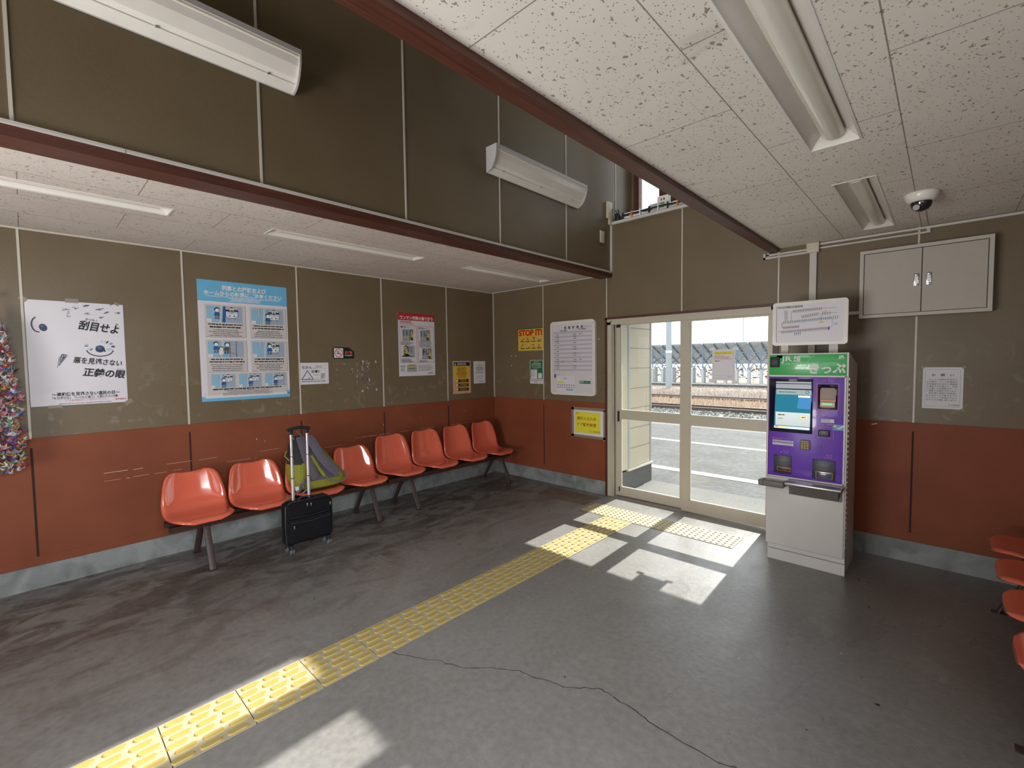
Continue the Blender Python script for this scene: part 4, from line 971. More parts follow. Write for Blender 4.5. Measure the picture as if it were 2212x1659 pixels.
b = MB(); b.rbox(2.215, 2.31, 0.17, 0.26, 3.03, 3.185, M_ENAMEL_G, 0.01, 3); b.rbox(2.30, 2.43, 0.17, 0.26, 3.03, 3.245, M_ENAMEL, 0.01, 3); b.build('case', parent=c)
b = MB(); b.box(2.33, 2.385, 0.166, 0.171, 3.09, 3.175, mat('pale_green_grille', (0.28, 0.36, 0.27), 0.6))
for k in range(6): b.box(2.33, 2.385, 0.1645, 0.1665, 3.095+k*0.0145, 3.098+k*0.0145, M_GINK)
b.build('grille', parent=c, label='pale green grille')
b = MB(); b.box(2.345, 2.357, 0.165, 0.171, 3.195, 3.215, M_RED); b.box(2.375, 2.387, 0.165, 0.171, 3.195, 3.215, M_BLACK); b.build('indicator', parent=c, label='red and black indicators')
b = MB(); b.cyl((2.445, 0.2, 3.03), (2.445, 0.2, 3.22), 0.007, M_BLACK, 8); b.tube([(2.42, 0.2, 3.1), (2.47, 0.18, 3.18), (2.52, 0.12, 3.09), (2.56, 0.08, 3.07)], 0.006, M_BLACK); b.build('antenna', parent=c)

# ================================================================== WALL CABINET
c = empty('wall_cabinet', (4.417, -0.06, 1.826), 'wide greige steel wall cabinet with two doors, above the white notice', 'cabinet')
b = MB(); b.box(4.067, 4.767, -0.112, 0, 1.827, 2.325, M_CAB2)
for a in ((4.067, 4.090, 1.827, 2.325), (4.744, 4.767, 1.827, 2.325), (4.09, 4.744, 1.827, 1.850), (4.09, 4.744, 2.302, 2.325)): b.box(a[0], a[1], -0.126, -0.11, a[2], a[3], M_CAB2)
b.build('body', parent=c)
for x0, x1, hx in ((4.093, 4.4155, 4.374), (4.4185, 4.741, 4.440)):
    b = MB(); b.box(x0+0.0015, x1-0.0015, -0.120, -0.1142, 1.8545, 2.2975, M_CAB); d = b.build('door', parent=c)
    b = MB(); b.rbox(hx, hx+0.030, -0.124, -0.119, 2.036, 2.122, M_CHROME, 0.004, 2); b.rbox(hx+0.004, hx+0.026, -0.130, -0.123, 2.040, 2.052, M_CHROME, 0.003, 2); b.rbox(hx+0.004, hx+0.026, -0.130, -0.123, 2.106, 2.118, M_CHROME, 0.003, 2)
    b.box(hx+0.007, hx+0.023, -0.1245, -0.1235, 2.055, 2.103, M_STEEL); b.build('handle', parent=d, label='chrome recessed handle')
b = MB(); b.box(4.0895, 4.7445, -0.1138, -0.1125, 1.8495, 2.3025, M_INK); b.build('door_gap', parent=c)

# ================================================================== TICKET MACHINE
MX0, MX1, MY = 3.580, 4.072, -0.595
t = empty('ticket_machine', (3.826, -0.385, 0), 'tall grey ticket machine with violet front and green header beside the glass doors', 'ticket machine')
b = MB()
prof = [(MY, 0.123), (MY, 1.569), (MY+0.03, 1.569), (-0.175, 1.482), (-0.175, 0.0), (MY+0.012, 0.0), (MY+0.012, 0.123)]
b.prism(prof, MX0+0.004, MX1, 'x', M_MACH)
b.build('body', parent=t)
b = MB(); b.box(MX0+0.008, MX1+0.002, MY+0.004, MY+0.03, 0.0, 0.080, M_MACH); b.box(MX0+0.008, MX1, MY+0.008, MY+0.02, 0.080, 0.083, M_GINK); b.build('plinth', parent=t)
b = MB(); b.rbox(MX0-0.004, MX1-0.006, MY-0.012, MY+0.02, 0.122, 0.640, M_MACH, 0.006, 3); b.build('lower_door', parent=t)
b = MB(); b.box(MX1-0.001, MX1+0.0015, MY+0.022, MY+0.030, 0.17, 1.40, M_GINK)
for k in range(34): b.box(MX1, MX1+0.004, MY+0.021, MY+0.031, 0.19+k*0.036, 0.205+k*0.036, M_STEEL)
b.build('hinge', parent=t)
F = Sheet((MX0, MY, 1.569), (1, 0, 0), (0, 0, 1), (0, -1, 0), MX1-MX0, 1.569, 0.0)
fx = lambda x: x-MX0
fz = lambda z: 1.569-z
b = MB(); b.rbox(MX0+0.002, MX1-0.012, MY-0.006, MY+0.004, 1.412, 1.560, M_GREEN, 0.003, 2); hd = b.build('header', parent=t, label='green header panel')
H = Sheet((MX0, MY-0.006, 1.569), (1, 0, 0), (0, 0, 1), (0, -1, 0), 1, 1, 0.0)
H.text('JR', fx(3.661), fz(1.513), 0.050, M_LBLUE if False else M_WHITE, 'lettering', 1, width=0.072, bold=0.02)
H.text('線', fx(3.742), fz(1.510), 0.050, M_WHITE, 'lettering', 1, width=0.046, bold=0.02)
H.text('JR LINE TICKET', fx(3.663), fz(1.487), 0.020, M_PAPER, 'lettering', 1, width=0.125)
H.text('きっぷ', fx(3.842), fz(1.429), 0.080, M_WHITE, 'lettering', 1, width=0.214, bold=0.035)
H.text('JR', fx(4.012), fz(1.532), 0.026, M_WHITE, 'lettering', 1, width=0.036, bold=0.03)
H.text('HOKKAIDO', fx(4.020), fz(1.523), 0.008, M_WHITE, 'lettering', 1, width=0.028)
for k in range(9): H.rect(fx(3.805)+0.002*(k % 3), fz(1.478)+k*0.003, 0.012, 0.0016, M_WHITE, 'emblem', 1)
H.line([(fx(3.875), fz(1.560)), (fx(3.82), fz(1.497))], 0.0012, M_PAPER, 'scratch'); H.line([(fx(3.80), fz(1.475)), (fx(3.745), fz(1.42))], 0.0012, M_PAPER, 'scratch')
H.rect(fx(3.633), fz(1.558), 0.036, 0.022, mat('aged_tape', (0.45, 0.42, 0.16), 0.5), 'tape', 0)
H.finish(hd)
b = MB(); b.rbox(3.590, 3.652, MY-0.016, MY-0.004, 1.468, 1.545, mat('matt_black', (0.01, 0.01, 0.011), 0.6), 0.018, 4)
b.build('camera_window', parent=t)
b = MB(); b.cyl((3.621, MY-0.016, 1.506), (3.621, MY-0.019, 1.506), 0.022, M_INK, 20); b.build('camera_lens', parent=t)
b = MB(); b.rbox(MX0+0.004, MX1-0.020, MY-0.010, MY, 0.652, 1.398, M_PURPLE, 0.004, 2); fp = b.build('front_panel', parent=t, label='violet front panel')
b = MB()
for a in ((MX0-0.002, MX0+0.004, 0.645, 1.405), (MX1-0.020, MX1-0.010, 0.645, 1.405), (MX0, MX1-0.012, 0.642, 0.652), (MX0, MX1-0.012, 1.398, 1.410)): b.box(a[0], a[1], MY-0.014, MY, a[2], a[3], M_MACH)
b.build('panel_frame', parent=t)
PF = MY-0.010
b = MB(); b.rbox(3.590, 3.868, PF-0.003, PF+0.004, 0.985, 1.384, M_SCREEN_D, 0.004, 2); sc = b.build('screen', parent=t, label='lit touch screen in a dark surround')
S = Sheet((3.590, PF-0.003, 1.384), (1, 0, 0), (0, 0, 1), (0, -1, 0), .28, .40, 0.0); sx_ = lambda x: x-3.590; sz_ = lambda z: 1.384-z
S.poly([(sx_(3.630), sz_(1.305)), (sx_(3.860), sz_(1.303)), (sx_(3.853), sz_(1.010)), (sx_(3.622), sz_(1.012))], M_SCREEN_C, 'display', 1)
S.rect(sx_(3.636), sz_(1.303), 0.224, 0.036, M_SCREEN_W, 'display', 2)
S.poly([(sx_(3.786), sz_(1.265)), (sx_(3.860), sz_(1.265)), (sx_(3.856), sz_(1.165)), (sx_(3.770), sz_(1.167))], M_SCREEN_B, 'display', 2)
S.rect(sx_(3.632), sz_(1.135), 0.222, 0.100, mat('lit_screen_grey', (0.1, 0.1, 0.1), 0.2, emit=((0.30, 0.38, 0.36), 1.0)), 'display', 2)
S.rect(sx_(3.624), sz_(1.030), 0.228, 0.016, mat('lit_screen_white', (0.1, 0.1, 0.1), 0.2, emit=((0.70, 0.72, 0.62), 1.0)), 'display', 3)
S.rect(sx_(3.655), sz_(1.028), 0.055, 0.010, mat('lit_screen_yellow', (0.1, 0.1, 0.1), 0.2, emit=((0.75, 0.60, 0.06), 1.0)), 'display', 4)
S.rect(sx_(3.628), sz_(1.029), 0.024, 0.010, mat('lit_screen_red', (0.1, 0.1, 0.1), 0.2, emit=((0.55, 0.05, 0.06), 1.0)), 'display', 4)
S.rect(sx_(3.778), sz_(1.262), 0.074, 0.014, mat('lit_screen_cream', (0.1, 0.1, 0.1), 0.2, emit=((0.65, 0.55, 0.30), 1.0)), 'display', 4)
S.rect(sx_(3.790), sz_(1.116), 0.052, 0.028, mat('lit_screen_tan', (0.1, 0.1, 0.1), 0.2, emit=((0.40, 0.24, 0.08), 1.0)), 'display', 3)
S.rect(sx_(3.794), sz_(1.112), 0.044, 0.020, mat('lit_screen_cream', (0.1, 0.1, 0.1)), 'display', 4)
S.rect(sx_(3.632), sz_(1.362), 0.226, 0.012, mat('screen_top_reflect', (0.07, 0.12, 0.24), 0.2), 'display', 1)
S.rect(sx_(3.632), sz_(1.345), 0.226, 0.034, mat('screen_top_blue', (0.02, 0.045, 0.17), 0.2), 'display', 1)
S.lines(sx_(3.650), sz_(1.288), 0.12, 1, 0.01, 0.007, M_GINK, 'screen_text', 5); S.lines(sx_(3.648), sz_(1.118), 0.05, 1, 0.01, 0.008, M_INK, 'screen_text', 5); S.lines(sx_(3.650), sz_(1.090), 0.03, 1, 0.01, 0.005, M_GINK, 'screen_text', 5); S.lines(sx_(3.800), sz_(1.106), 0.030, 1, 0.01, 0.007, M_INK, 'screen_text', 6)
S.ring(sx_(3.835), sz_(1.288), 0.012, 0.004, M_DBLUE, 'screen_text', 5)
S.finish(sc)
# banknote slot
b = MB(); b.rbox(3.898, 4.014, PF-0.004, PF+0.004, 1.172, 1.346, M_SCREEN_D, 0.008, 3); b.build('banknote_slot', parent=t)
b = MB(); b.rbox(3.918, 4.000, PF-0.010, PF, 1.238, 1.324, mat('dull_tan_metal', (0.40, 0.33, 0.27), 0.6), 0.004, 2); b.build('banknote_flap', parent=t, label='brushed steel flap')
b = MB()
for a in ((3.914, 4.004, 1.226, 1.238), (3.914, 3.918, 1.238, 1.315), (4.000, 4.004, 1.238, 1.315)): b.box(a[0], a[1], PF-0.009, PF-0.003, a[2], a[3], M_ORANGE)
b.box(3.914, 4.000, PF-0.007, PF-0.003, 1.192, 1.222, M_CREAM); b.box(3.914, 4.000, PF-0.008, PF-0.003, 1.184, 1.194, mat('copper_trim', (0.45, 0.19, 0.08), 0.4)); b.build('banknote_trim', parent=t, label='orange and cream trim')
b = MB(); b.box(3.935, 3.985, PF-0.009, PF-0.006, 1.206, 1.211, M_SCREEN_G); b.poly([(3.930, PF-0.0092, 1.215), (3.930, PF-0.0092, 1.202), (3.943, PF-0.0092, 1.2085)], M_SCREEN_G); b.build('arrow_light', parent=t, label='green lit arrow')
def out(x0, x1, z0, z1, m, wd=0.003, l=0.0):
    bb = MB()
    for a in ((x0, x1, z0, z0+wd), (x0, x1, z1-wd, z1), (x0, x0+wd, z0, z1), (x1-wd, x1, z0, z1)): bb.box(a[0], a[1], PF-0.0015-l, PF+0.001, a[2], a[3], m)
    return bb
out(3.889, 4.022, 1.160, 1.356, mat('salmon_outline', (0.50, 0.15, 0.14), 0.5)).build('slot_outline', parent=t, label='salmon outline round the slot')
out(3.885, 3.996, 0.965, 1.045, mat('salmon_outline', (0, 0, 0))).build('slot_outline', parent=t, label='salmon outline round the coin mouth')
b = MB(); b.rbox(3.905, 3.974, PF-0.012, PF, 0.978, 1.024, M_BLACK, 0.008, 3)
for k in range(4): b.box(3.915+k*0.014, 3.919+k*0.014, PF-0.014, PF-0.011, 0.985, 1.01, M_GINK)
b.build('coin_mouth', parent=t)
kp = MB(); kp.rbox(3.795, 3.858, PF-0.010, PF, 0.868, 0.940, M_GINK, 0.004, 2); kp = kp.build('keypad', parent=t)
for i in range(3):
    for j in range(4):
        b = MB(); b.rbox(3.803+i*0.017, 3.816+i*0.017, PF-0.014, PF-0.009, 0.876+j*0.0155, 0.888+j*0.0155, mat('gold_key', (0.55, 0.38, 0.10), 0.4), 0.002, 2); b.build('key', parent=kp)
for x0, x1, z0, z1, nm in ((3.625, 3.741, 0.672, 0.810, 'ticket_outlet'), (3.873, 4.012, 0.668, 0.808, 'change_outlet')):
    b = MB(); b.rbox(x0, x1, PF-0.003, PF+0.002, z0, z1, mat('slate_recess', (0.028, 0.034, 0.055), 0.4), 0.004, 2)
    b.box(x0+0.03, x1-0.028, PF-0.0045, PF-0.002, z0+0.085, z0+0.088, M_INK); b.build(nm, parent=t)
b = MB(); b.rbox(3.647, 3.738, PF-0.006, PF-0.001, 0.694, 0.722, M_ORANGE, 0.004, 2); b.rbox(3.651, 3.734, PF-0.0075, PF-0.002, 0.698, 0.717, M_BLACK, 0.003, 2); b.build('ticket_slot', parent=t, label='orange rimmed slot')
b = MB(); b.rbox(3.893, 3.998, PF-0.008, PF-0.001, 0.673, 0.727, mat('copper_trim', (0, 0, 0)), 0.005, 2); b.rbox(3.899, 3.992, PF-0.010, PF-0.002, 0.677, 0.720, mat('blue_grey_clear_flap', (0.06, 0.10, 0.16), 0.15), 0.004, 2); b.rbox(3.905, 3.990, PF-0.013, PF-0.003, 0.715, 0.725, M_CHROME, 0.003, 2); b.build('change_flap', parent=t)
b = MB(); b.rbox(3.915, 3.926, PF-0.004, PF, 0.885, 0.912, M_GINK, 0.004, 2); b.build('lock', parent=t)
L = Sheet((MX0, PF, 1.569), (1, 0, 0), (0, 0, 1), (0, -1, 0), 1, 1, 0.0)
pk = mat('pink_print', (0.62, 0.12, 0.18), 0.5); lv = mat('pale_lilac_print', (0.45, 0.35, 0.62), 0.5)
for body, x, z, sz, wd in (('おさつ', 3.957, 1.378, 0.017, 0.042), ('紙幣', 3.955, 1.148, 0.014, 0.026), ('一枚ずつ投入', 3.915, 1.122, 0.016, 0.075), ('きっぷ', 3.687, 0.838, 0.017, 0.034), ('おつり', 3.955, 0.838, 0.017, 0.036), ('硬貨', 3.960, 1.058, 0.014, 0.026)):
    L.text(body, fx(x), fz(z), sz, lv, 'lettering', 1, width=wd)
for body, x, z, wd in (('Notes', 3.960, 1.366, 0.032), ('Bills', 3.960, 1.137, 0.018), ('Ticket', 3.689, 0.826, 0.03), ('Change', 3.957, 0.826, 0.034)):
    L.text(body, fx(x), fz(z), 0.012, lv, 'lettering', 1, width=wd)
for x, z in ((3.925, 1.380), (3.925, 1.150), (3.925, 1.060), (3.664, 0.836), (3.935, 0.830)):
    L.poly([(fx(x), fz(z)), (fx(x+0.018), fz(z)), (fx(x+0.009), fz(z)+0.009)], pk, 'arrow_mark', 1)
for x0, z1, wd, hh in ((3.921, 1.102, 0.076, 0.025), (3.614, 0.922, 0.138, 0.012), (3.614, 0.904, 0.138, 0.018)):
    L.cur += 1
    L.rect(fx(x0), fz(z1), wd, hh, M_PAPER, 'sticker', 1); L.lines(fx(x0)+0.004, fz(z1)+0.004, wd-0.01, 1 if hh < .02 else 2, 0.010, 0.004, M_GINK, 'sticker_text', 2)
L.cur = 9; L.rect(fx(3.989), fz(1.068), 0.070, 0.040, mat('azure_sticker', (0.06, 0.30, 0.60), 0.4), 'sticker', 1); L.poly([(fx(3.993), fz(1.050)), (fx(4.003), fz(1.066)), (fx(4.013), fz(1.050))], M_YINK, 'sticker_text', 2); L.poly([(fx(4.015), fz(1.04)), (fx(4.05), fz(1.064)), (fx(4.058), fz(1.058)), (fx(4.022), fz(1.034))], M_WHITE, 'sticker_text', 2)
L.cur = 10; L.ell(fx(3.618), fz(0.935), 0.007, 0.007, M_RED, 'sticker_text', 2); L.lines(fx(3.632), fz(0.938), 0.05, 1, 0.01, 0.006, pk, 'sticker_text', 2)
L.finish(t)
# tray, stick holder
b = MB(); b.rbox(3.722, 4.068, -0.735, MY-0.012, 0.618, 0.640, M_STEEL, 0.009, 3)
b.build('tray', parent=t, label='polished steel tray')
b = MB(); b.box(3.730, 4.052, MY-0.024, MY-0.010, 0.528, 0.622, mat('dark_tray_underside', (0.16, 0.145, 0.135), 0.5)); b.poly([(3.738, -0.70, 0.618), (4.045, -0.70, 0.618), (4.030, -0.622, 0.530), (3.752, -0.622, 0.530)], mat('dark_tray_underside', (0, 0, 0))); b.build('tray_bracket', parent=t)
b = MB(); b.rbox(3.572, 3.715, -0.700, -0.672, 0.578, 0.625, mat('taupe_plastic', (0.17, 0.15, 0.14), 0.45), 0.012, 3); b.rbox(3.540, 3.580, -0.700, -0.610, 0.578, 0.625, mat('taupe_plastic', (0, 0, 0)), 0.012, 3); b.rbox(3.69, 3.715, -0.68, -0.603, 0.585, 0.618, mat('taupe_plastic', (0, 0, 0)), 0.01, 3)
b.rbox(3.56, 3.70, -0.668, -0.604, 0.572, 0.580, mat('taupe_plastic', (0, 0, 0)), 0.003, 2)
b.build('stick_holder', parent=t, label='taupe plastic walking-stick holder')

# fare map on posts behind the header
f = empty('fare_map', (3.807, -0.44, 1.53), 'white framed railway fare map raised on two posts over the ticket machine', 'map board')
for x0, x1 in ((3.622, 3.672), (3.931, 3.986)):
    b = MB(); b.box(x0, x1, -0.440, -0.418, 1.5415, 1.70, M_DUCT); b.build('post', parent=f)
def rrect_prism(mb, x0, x1, z0, z1, r, y0, y1, m, hole=None):
    pts = []
    for cx, cz, a in ((x1-r, z1-r, 0), (x0+r, z1-r, 90), (x0+r, z0+r, 180), (x1-r, z0+r, 270)):
        for k in range(7): t_ = math.radians(a+15*k); pts.append((cx+r*math.cos(t_), cz+r*math.sin(t_)))
    if hole is None: mb.prism(pts, y0, y1, 'y', m); return
    x0, x1, z0, z1 = x0+hole, x1-hole, z0+hole, z1-hole; r = max(r-hole, 0.004); q = []
    for cx, cz, a in ((x1-r, z1-r, 0), (x0+r, z1-r, 90), (x0+r, z0+r, 180), (x1-r, z0+r, 270)):
        for k in range(7): t_ = math.radians(a+15*k); q.append((cx+r*math.cos(t_), cz+r*math.sin(t_)))
    n = len(pts)
    vs = [(p_[0], y0, p_[1]) for p_ in pts]+[(p_[0], y1, p_[1]) for p_ in pts]+[(p_[0], y0, p_[1]) for p_ in q]+[(p_[0], y1, p_[1]) for p_ in q]
    fs = []
    for i in range(n):
        j = (i+1) % n; fs += [(i, j, n+j, n+i), (2*n+i, 3*n+i, 3*n+j, 2*n+j), (i, 2*n+i, 2*n+j, j), (n+i, n+j, 3*n+j, 3*n+i)]
    mb.mesh(vs, fs, m)
b = MB(); rrect_prism(b, 3.567, 4.045, 1.632, 1.960, 0.022, -0.462, -0.438, M_ENAMEL, 0.024); b.build('frame', parent=f)
b = MB(); b.box(3.585, 4.027, -0.452, -0.442, 1.650, 1.942, M_PAPERG); mb_ = b.build('map_sheet', parent=f)
W = Sheet((3.591, -0.452, 1.936), (1, 0, 0), (0, 0, 1), (0, -1, 0), .43, .28, 0.0)
W.rect(0.008, 0.006, 0.165, 0.014, M_GINK, 'title_bar', 1); W.text('自動券売機きっぷ運賃表', 0.012, 0.0175, 0.012, M_WHITE, 'lettering', 2, width=0.115); W.text('Fares', 0.135, 0.0175, 0.012, M_WHITE, 'lettering', 2, width=0.03)
def route(pts, m, wd=0.0032): W.line(pts, wd, m, 'route_line', 1)
route([(0.100, 0.118), (0.100, 0.052), (0.112, 0.044), (0.30, 0.040), (0.33, 0.040)], mat('orange_line', (0.60, 0.22, 0.08), .5))
route([(0.045, 0.128), (0.345, 0.112), (0.36, 0.120), (0.362, 0.165), (0.350, 0.178), (0.335, 0.182)], M_BLUE)
route([(0.045, 0.128), (0.038, 0.135), (0.038, 0.160), (0.048, 0.168), (0.15, 0.165)], mat('crimson_line', (0.55, 0.03, 0.05), .5))
route([(0.03, 0.200), (0.335, 0.184)], mat('mauve_line', (0.34, 0.20, 0.33), .5)); route([(0.29, 0.085), (0.29, 0.113)], M_GRN, 0.002); route([(0.29, 0.080), (0.345, 0.076)], M_GRN, 0.002); route([(0.29, 0.115), (0.29, 0.138)], M_BLUE)
route([(0.16, 0.193), (0.16, 0.212), (0.12, 0.222)], M_BLUE); route([(0.165, 0.088), (0.275, 0.072), (0.285, 0.078), (0.275, 0.085), (0.165, 0.098)], M_GINK, 0.001)
W.rect(0.275, 0.137, 0.035, 0.006, M_AMBER, 'route_line', 2); W.ell(0.066, 0.124, 0.007, 0.007, M_YINK, 'route_line', 2); W.rect(0.333, 0.176, 0.012, 0.022, mat('plum_mark', (0.25, 0.05, 0.22), .5), 'route_line', 2)
rnd = random.Random(6)
def stops(x0, y0, x1, y1, n):
    for i in range(n):
        k = i/(n-1); x = x0+(x1-x0)*k; y = y0+(y1-y0)*k
        W.rect(x-0.002, y-0.010, 0.004, 0.007, M_GINK, 'station_mark', 3); W.rect(x-0.002, y-0.002, 0.004, 0.004, rnd.choice([M_INK, M_DBLUE, M_GINK, M_RED]), 'station_mark', 3); W.rect(x-0.002, y+0.003, 0.004, 0.008, M_GINK, 'station_mark', 3)
stops(0.114, 0.048, 0.29, 0.040, 17); stops(0.05, 0.128, 0.34, 0.113, 26); stops(0.05, 0.168, 0.15, 0.163, 11); stops(0.04, 0.200, 0.325, 0.185, 27); stops(0.125, 0.218, 0.16, 0.215, 4); stops(0.17, 0.092, 0.27, 0.078, 10); stops(0.352, 0.112, 0.39, 0.110, 4); stops(0.30, 0.08, 0.345, 0.077, 4)
for k in range(9): W.rect(0.052+rnd.uniform(-.002, .002), 0.040+k*0.0085, 0.024, 0.003, M_GINK, 'station_mark', 3)
W.lines(0.335, 0.040, 0.05, 1, .01, .003, M_GINK); W.lines(0.35, 0.075, 0.04, 1, .01, .003, M_GINK); W.lines(0.016, 0.190, 0.015, 2, .006, .003, M_GINK); W.lines(0.37, 0.150, 0.03, 2, .01, .003, M_GINK); W.lines(0.30, 0.060, 0.03, 3, .006, .002, M_GINK)
W.finish(mb_)

# ================================================================== TACTILE TILES
_BUMP = {}
def bump_mesh(kind):
    if kind not in _BUMP:
        b = MB(); out_, inn = [], []; n = 14
        for k in range(n):
            a = 2*math.pi*(k+0.5)/n; c_, q_ = math.cos(a), math.sin(a)
            if kind == 'bar': oy = math.copysign(0.025, q_); out_.append((.0170*c_, oy+.0155*q_, 0.0)); inn.append((.0125*c_, oy+.0110*q_, 0.0046))
            else: out_.append((.0135*c_, .0115*q_, 0.0)); inn.append((.008*c_, .007*q_, 0.0048))
        b.mesh(out_+inn, [(k, (k+1) % n, n+(k+1) % n, n+k) for k in range(n)]+[tuple(range(n, 2*n))], M_YEL2, False)
        o = b.build('raised_bar' if kind == 'bar' else 'raised_dot'); _BUMP[kind] = o.data; bpy.data.objects.remove(o)
    return _BUMP[kind]
def tile(x0, y1, kind, label, group):
    """0.30 m rubber tile, y1 = edge nearest the doors"""
    g_ = 0.0015; b = MB(); b.box(x0+g_, x0+0.3-g_, y1-0.2925, y1-g_, 0.0, 0.004, M_YEL); b.box(x0+g_, x0+0.3-g_, y1-0.2960, y1-g_, 0.0, 0.0012, M_INK)
    o = b.build('tactile_tile', loc=(x0+0.15, y1-0.15, 0), label=label, cat='tactile tile', group=group)
    spots = [(x0+0.027+i*0.0492, y1-0.066-j*0.0955+(0.0 if i % 2 else 0.020)) for i in range(6) for j in range(3)] if kind == 'bar' else [(x0+0.027+i*0.049, y1-0.026-j*0.049) for i in range(6) for j in range(6)]
    for cx, cy in spots:
        d = bpy.data.objects.new('raised_bar' if kind == 'bar' else 'raised_dot', bump_mesh(kind)); COL.objects.link(d); d.parent = o
        d.location = (cx-x0-0.15, cy-y1+0.15, 0.004)
dn = ['leftmost, partly in shade', 'at the head of the long strip', 'third from the left', 'fourth from the left', 'rightmost']
for i in range(5): tile(1.848+0.2965*i, -0.317, 'dot', ('yellow dotted tactile tile in the row inside the doors, '+dn[i]) if i != 1 else 'yellow dotted tactile tile heading the long ridged strip inside the doors', 'dotted tiles inside the doors')
on = ['first', 'second', 'third', 'fourth', 'fifth', 'sixth', 'seventh', 'eighth', 'ninth', 'tenth', 'eleventh', 'twelfth', 'thirteenth']
for i in range(13):
    ex = 'sunlit' if i < 4 else ('shaded' if i < 10 else 'partly sunlit')
    tile(2.150, -0.618-0.2945*i, 'bar', '%s yellow ridged tactile tile, %s down the strip from the dotted row' % (ex, on[i]), 'ridged tiles of the long strip')
# ================================================================== POSTERS AND NOTICES
def tapes(o, S, spots, m=None):
    for (x, y, w_, h_, a) in spots:
        c, q = math.cos(a), math.sin(a); pts = [(x+(u*c-v*q), y+(u*q+v*c)) for u, v in ((-w_/2, h_/2), (w_/2, h_/2), (w_/2, -h_/2), (-w_/2, -h_/2))]
        b = MB(); b.poly([S.P(px, py, 0.6) for px, py in pts], m or M_TAPE); b.build('tape', parent=o)
# --- poster with the staring eyes
S = left_sheet(-4.452, 2.000, 0.515, 0.735)
def eye(cx, cy, rx, ry, a=0.0):
    S.cur = 1
    S.ell(cx, cy-0.004, 0.026, 0.026, M_NAVY, 'drawing', 2, 20); S.ell(cx-0.004, cy-0.012, 0.013, 0.012, M_DBLUE, 'drawing', 3, 12)
    pts = [(cx+rx*math.cos(t), cy+ry*math.sin(t)) for t in (math.radians(8+164*k/14) for k in range(15))]
    S.line(pts, 0.007, M_NAVY, 'drawing', 2)
eye(0.372, 0.337, 0.074, 0.050)
S.cur = 2; S.ell(0.083, 0.188, 0.020, 0.026, M_NAVY, 'drawing', 2, 18, rot=-0.3); S.ell(0.079, 0.178, 0.009, 0.010, M_DBLUE, 'drawing', 3, 12)
S.line([(0.062+0.032*math.cos(t)-0.002, 0.168+0.052*math.sin(t)) for t in (math.radians(250-k*14) for k in range(13))], 0.008, M_NAVY, 'drawing', 2)
S.cur = 3
S.poly([(0.140, 0.470), (0.152, 0.395), (0.170, 0.370), (0.200, 0.378), (0.180, 0.410)], mat('slate_ink', (0.12, 0.16, 0.24), 0.5), 'drawing', 2)
for k in range(7): S.line([(0.145+0.004*k, 0.46-0.010*k), (0.160+0.006*k, 0.385-0.001*k)], 0.0025, M_NAVY if k % 2 else M_WHITE, 'drawing', 3)
rnd = random.Random(12); S.cur = 3
for (x, y, L_, n_) in ((0.19,0.055,0.03,4),(0.245,0.040,0.02,5),(0.30,0.022,0.035,7),(0.365,0.040,0.035,8),(0.41,0.062,0.03,5),(0.475,0.060,0.022,6),(0.305,0.078,0.03,4),(0.385,0.100,0.03,5),(0.215,0.100,0.015,3),(0.475,0.150,0.012,4),(0.44,0.0,0.02,3),(0.20,0.075,0.02,3)):
    S.cur += 1
    for k in range(n_):
        dx = rnd.uniform(-.012, .012); dy = rnd.uniform(-.006, .006); S.line([(x+dx, y+dy+0.006), (x+dx+L_*rnd.uniform(.4, .9), y+dy-0.006+rnd.uniform(0, .006))], 0.0028, rnd.choice([M_NAVY, mat('slate_ink', (0, 0, 0)), M_NAVY]), 'drawing', 2)
S.cur = 1
for k in range(26):
    a = rnd.uniform(0, 6.28); S.ell(0.372+0.075*math.cos(a), 0.322+0.035*math.sin(a)-0.01, 0.012, 0.004, mat('ice_blue_wash', (0.46, 0.55, 0.64), 0.5), 'drawing', 1, 8, rot=a)
T = lambda *a, **k: S.text(*a, **k)
T('刮目せよ', 0.258, 0.186, 0.070, M_INK, width=0.222, bold=0.034, skew=0.10, rot=0.135)
T('かつもく', 0.300, 0.126, 0.020, M_INK, width=0.066, rot=0.135, bold=0.02)
T('悪を見逃さない', 0.222, 0.430, 0.048, M_INK, width=0.268, bold=0.026, skew=0.10, rot=0.11)
T('正義の眼', 0.270, 0.524, 0.064, M_INK, width=0.235, bold=0.034, skew=0.10, rot=0.11)
T('まなざし', 0.462, 0.492, 0.014, M_INK, width=0.046, rot=0.045)
T('～違和感を見逃さない道民の目～', 0.105, 0.668, 0.029, M_INK, width=0.365, bold=0.026)
T('「何か変だな」「いつもと違う」と感じたら110番', 0.108, 0.691, 0.021, M_INK, width=0.350, bold=0.014)
T('テロ未然防止にご協力ください', 0.170, 0.708, 0.015, mat('rose_ink', (0.60, 0.16, 0.24), .5), width=0.225)
T('北海道警察', 0.440, 0.714, 0.012, M_RED, width=0.070, bold=0.02)
S.lines(0.14, 0.722, 0.29, 1, 0.01, 0.005, M_GINK)
o = S.build('poster', 'white poster of staring bird eyes and bold black Japanese lettering, leftmost on the wall', 'poster', M_PAPERG)
tapes(o, S, ((0.235, -0.008, 0.07, 0.03, 0), (-0.004, -0.002, 0.04, 0.03, 0.7), (0.48, -0.004, 0.03, 0.02, 0.5), (0.12, 0.742, 0.07, 0.02, 0), (0.52, 0.735, 0.05, 0.03, -0.6)))
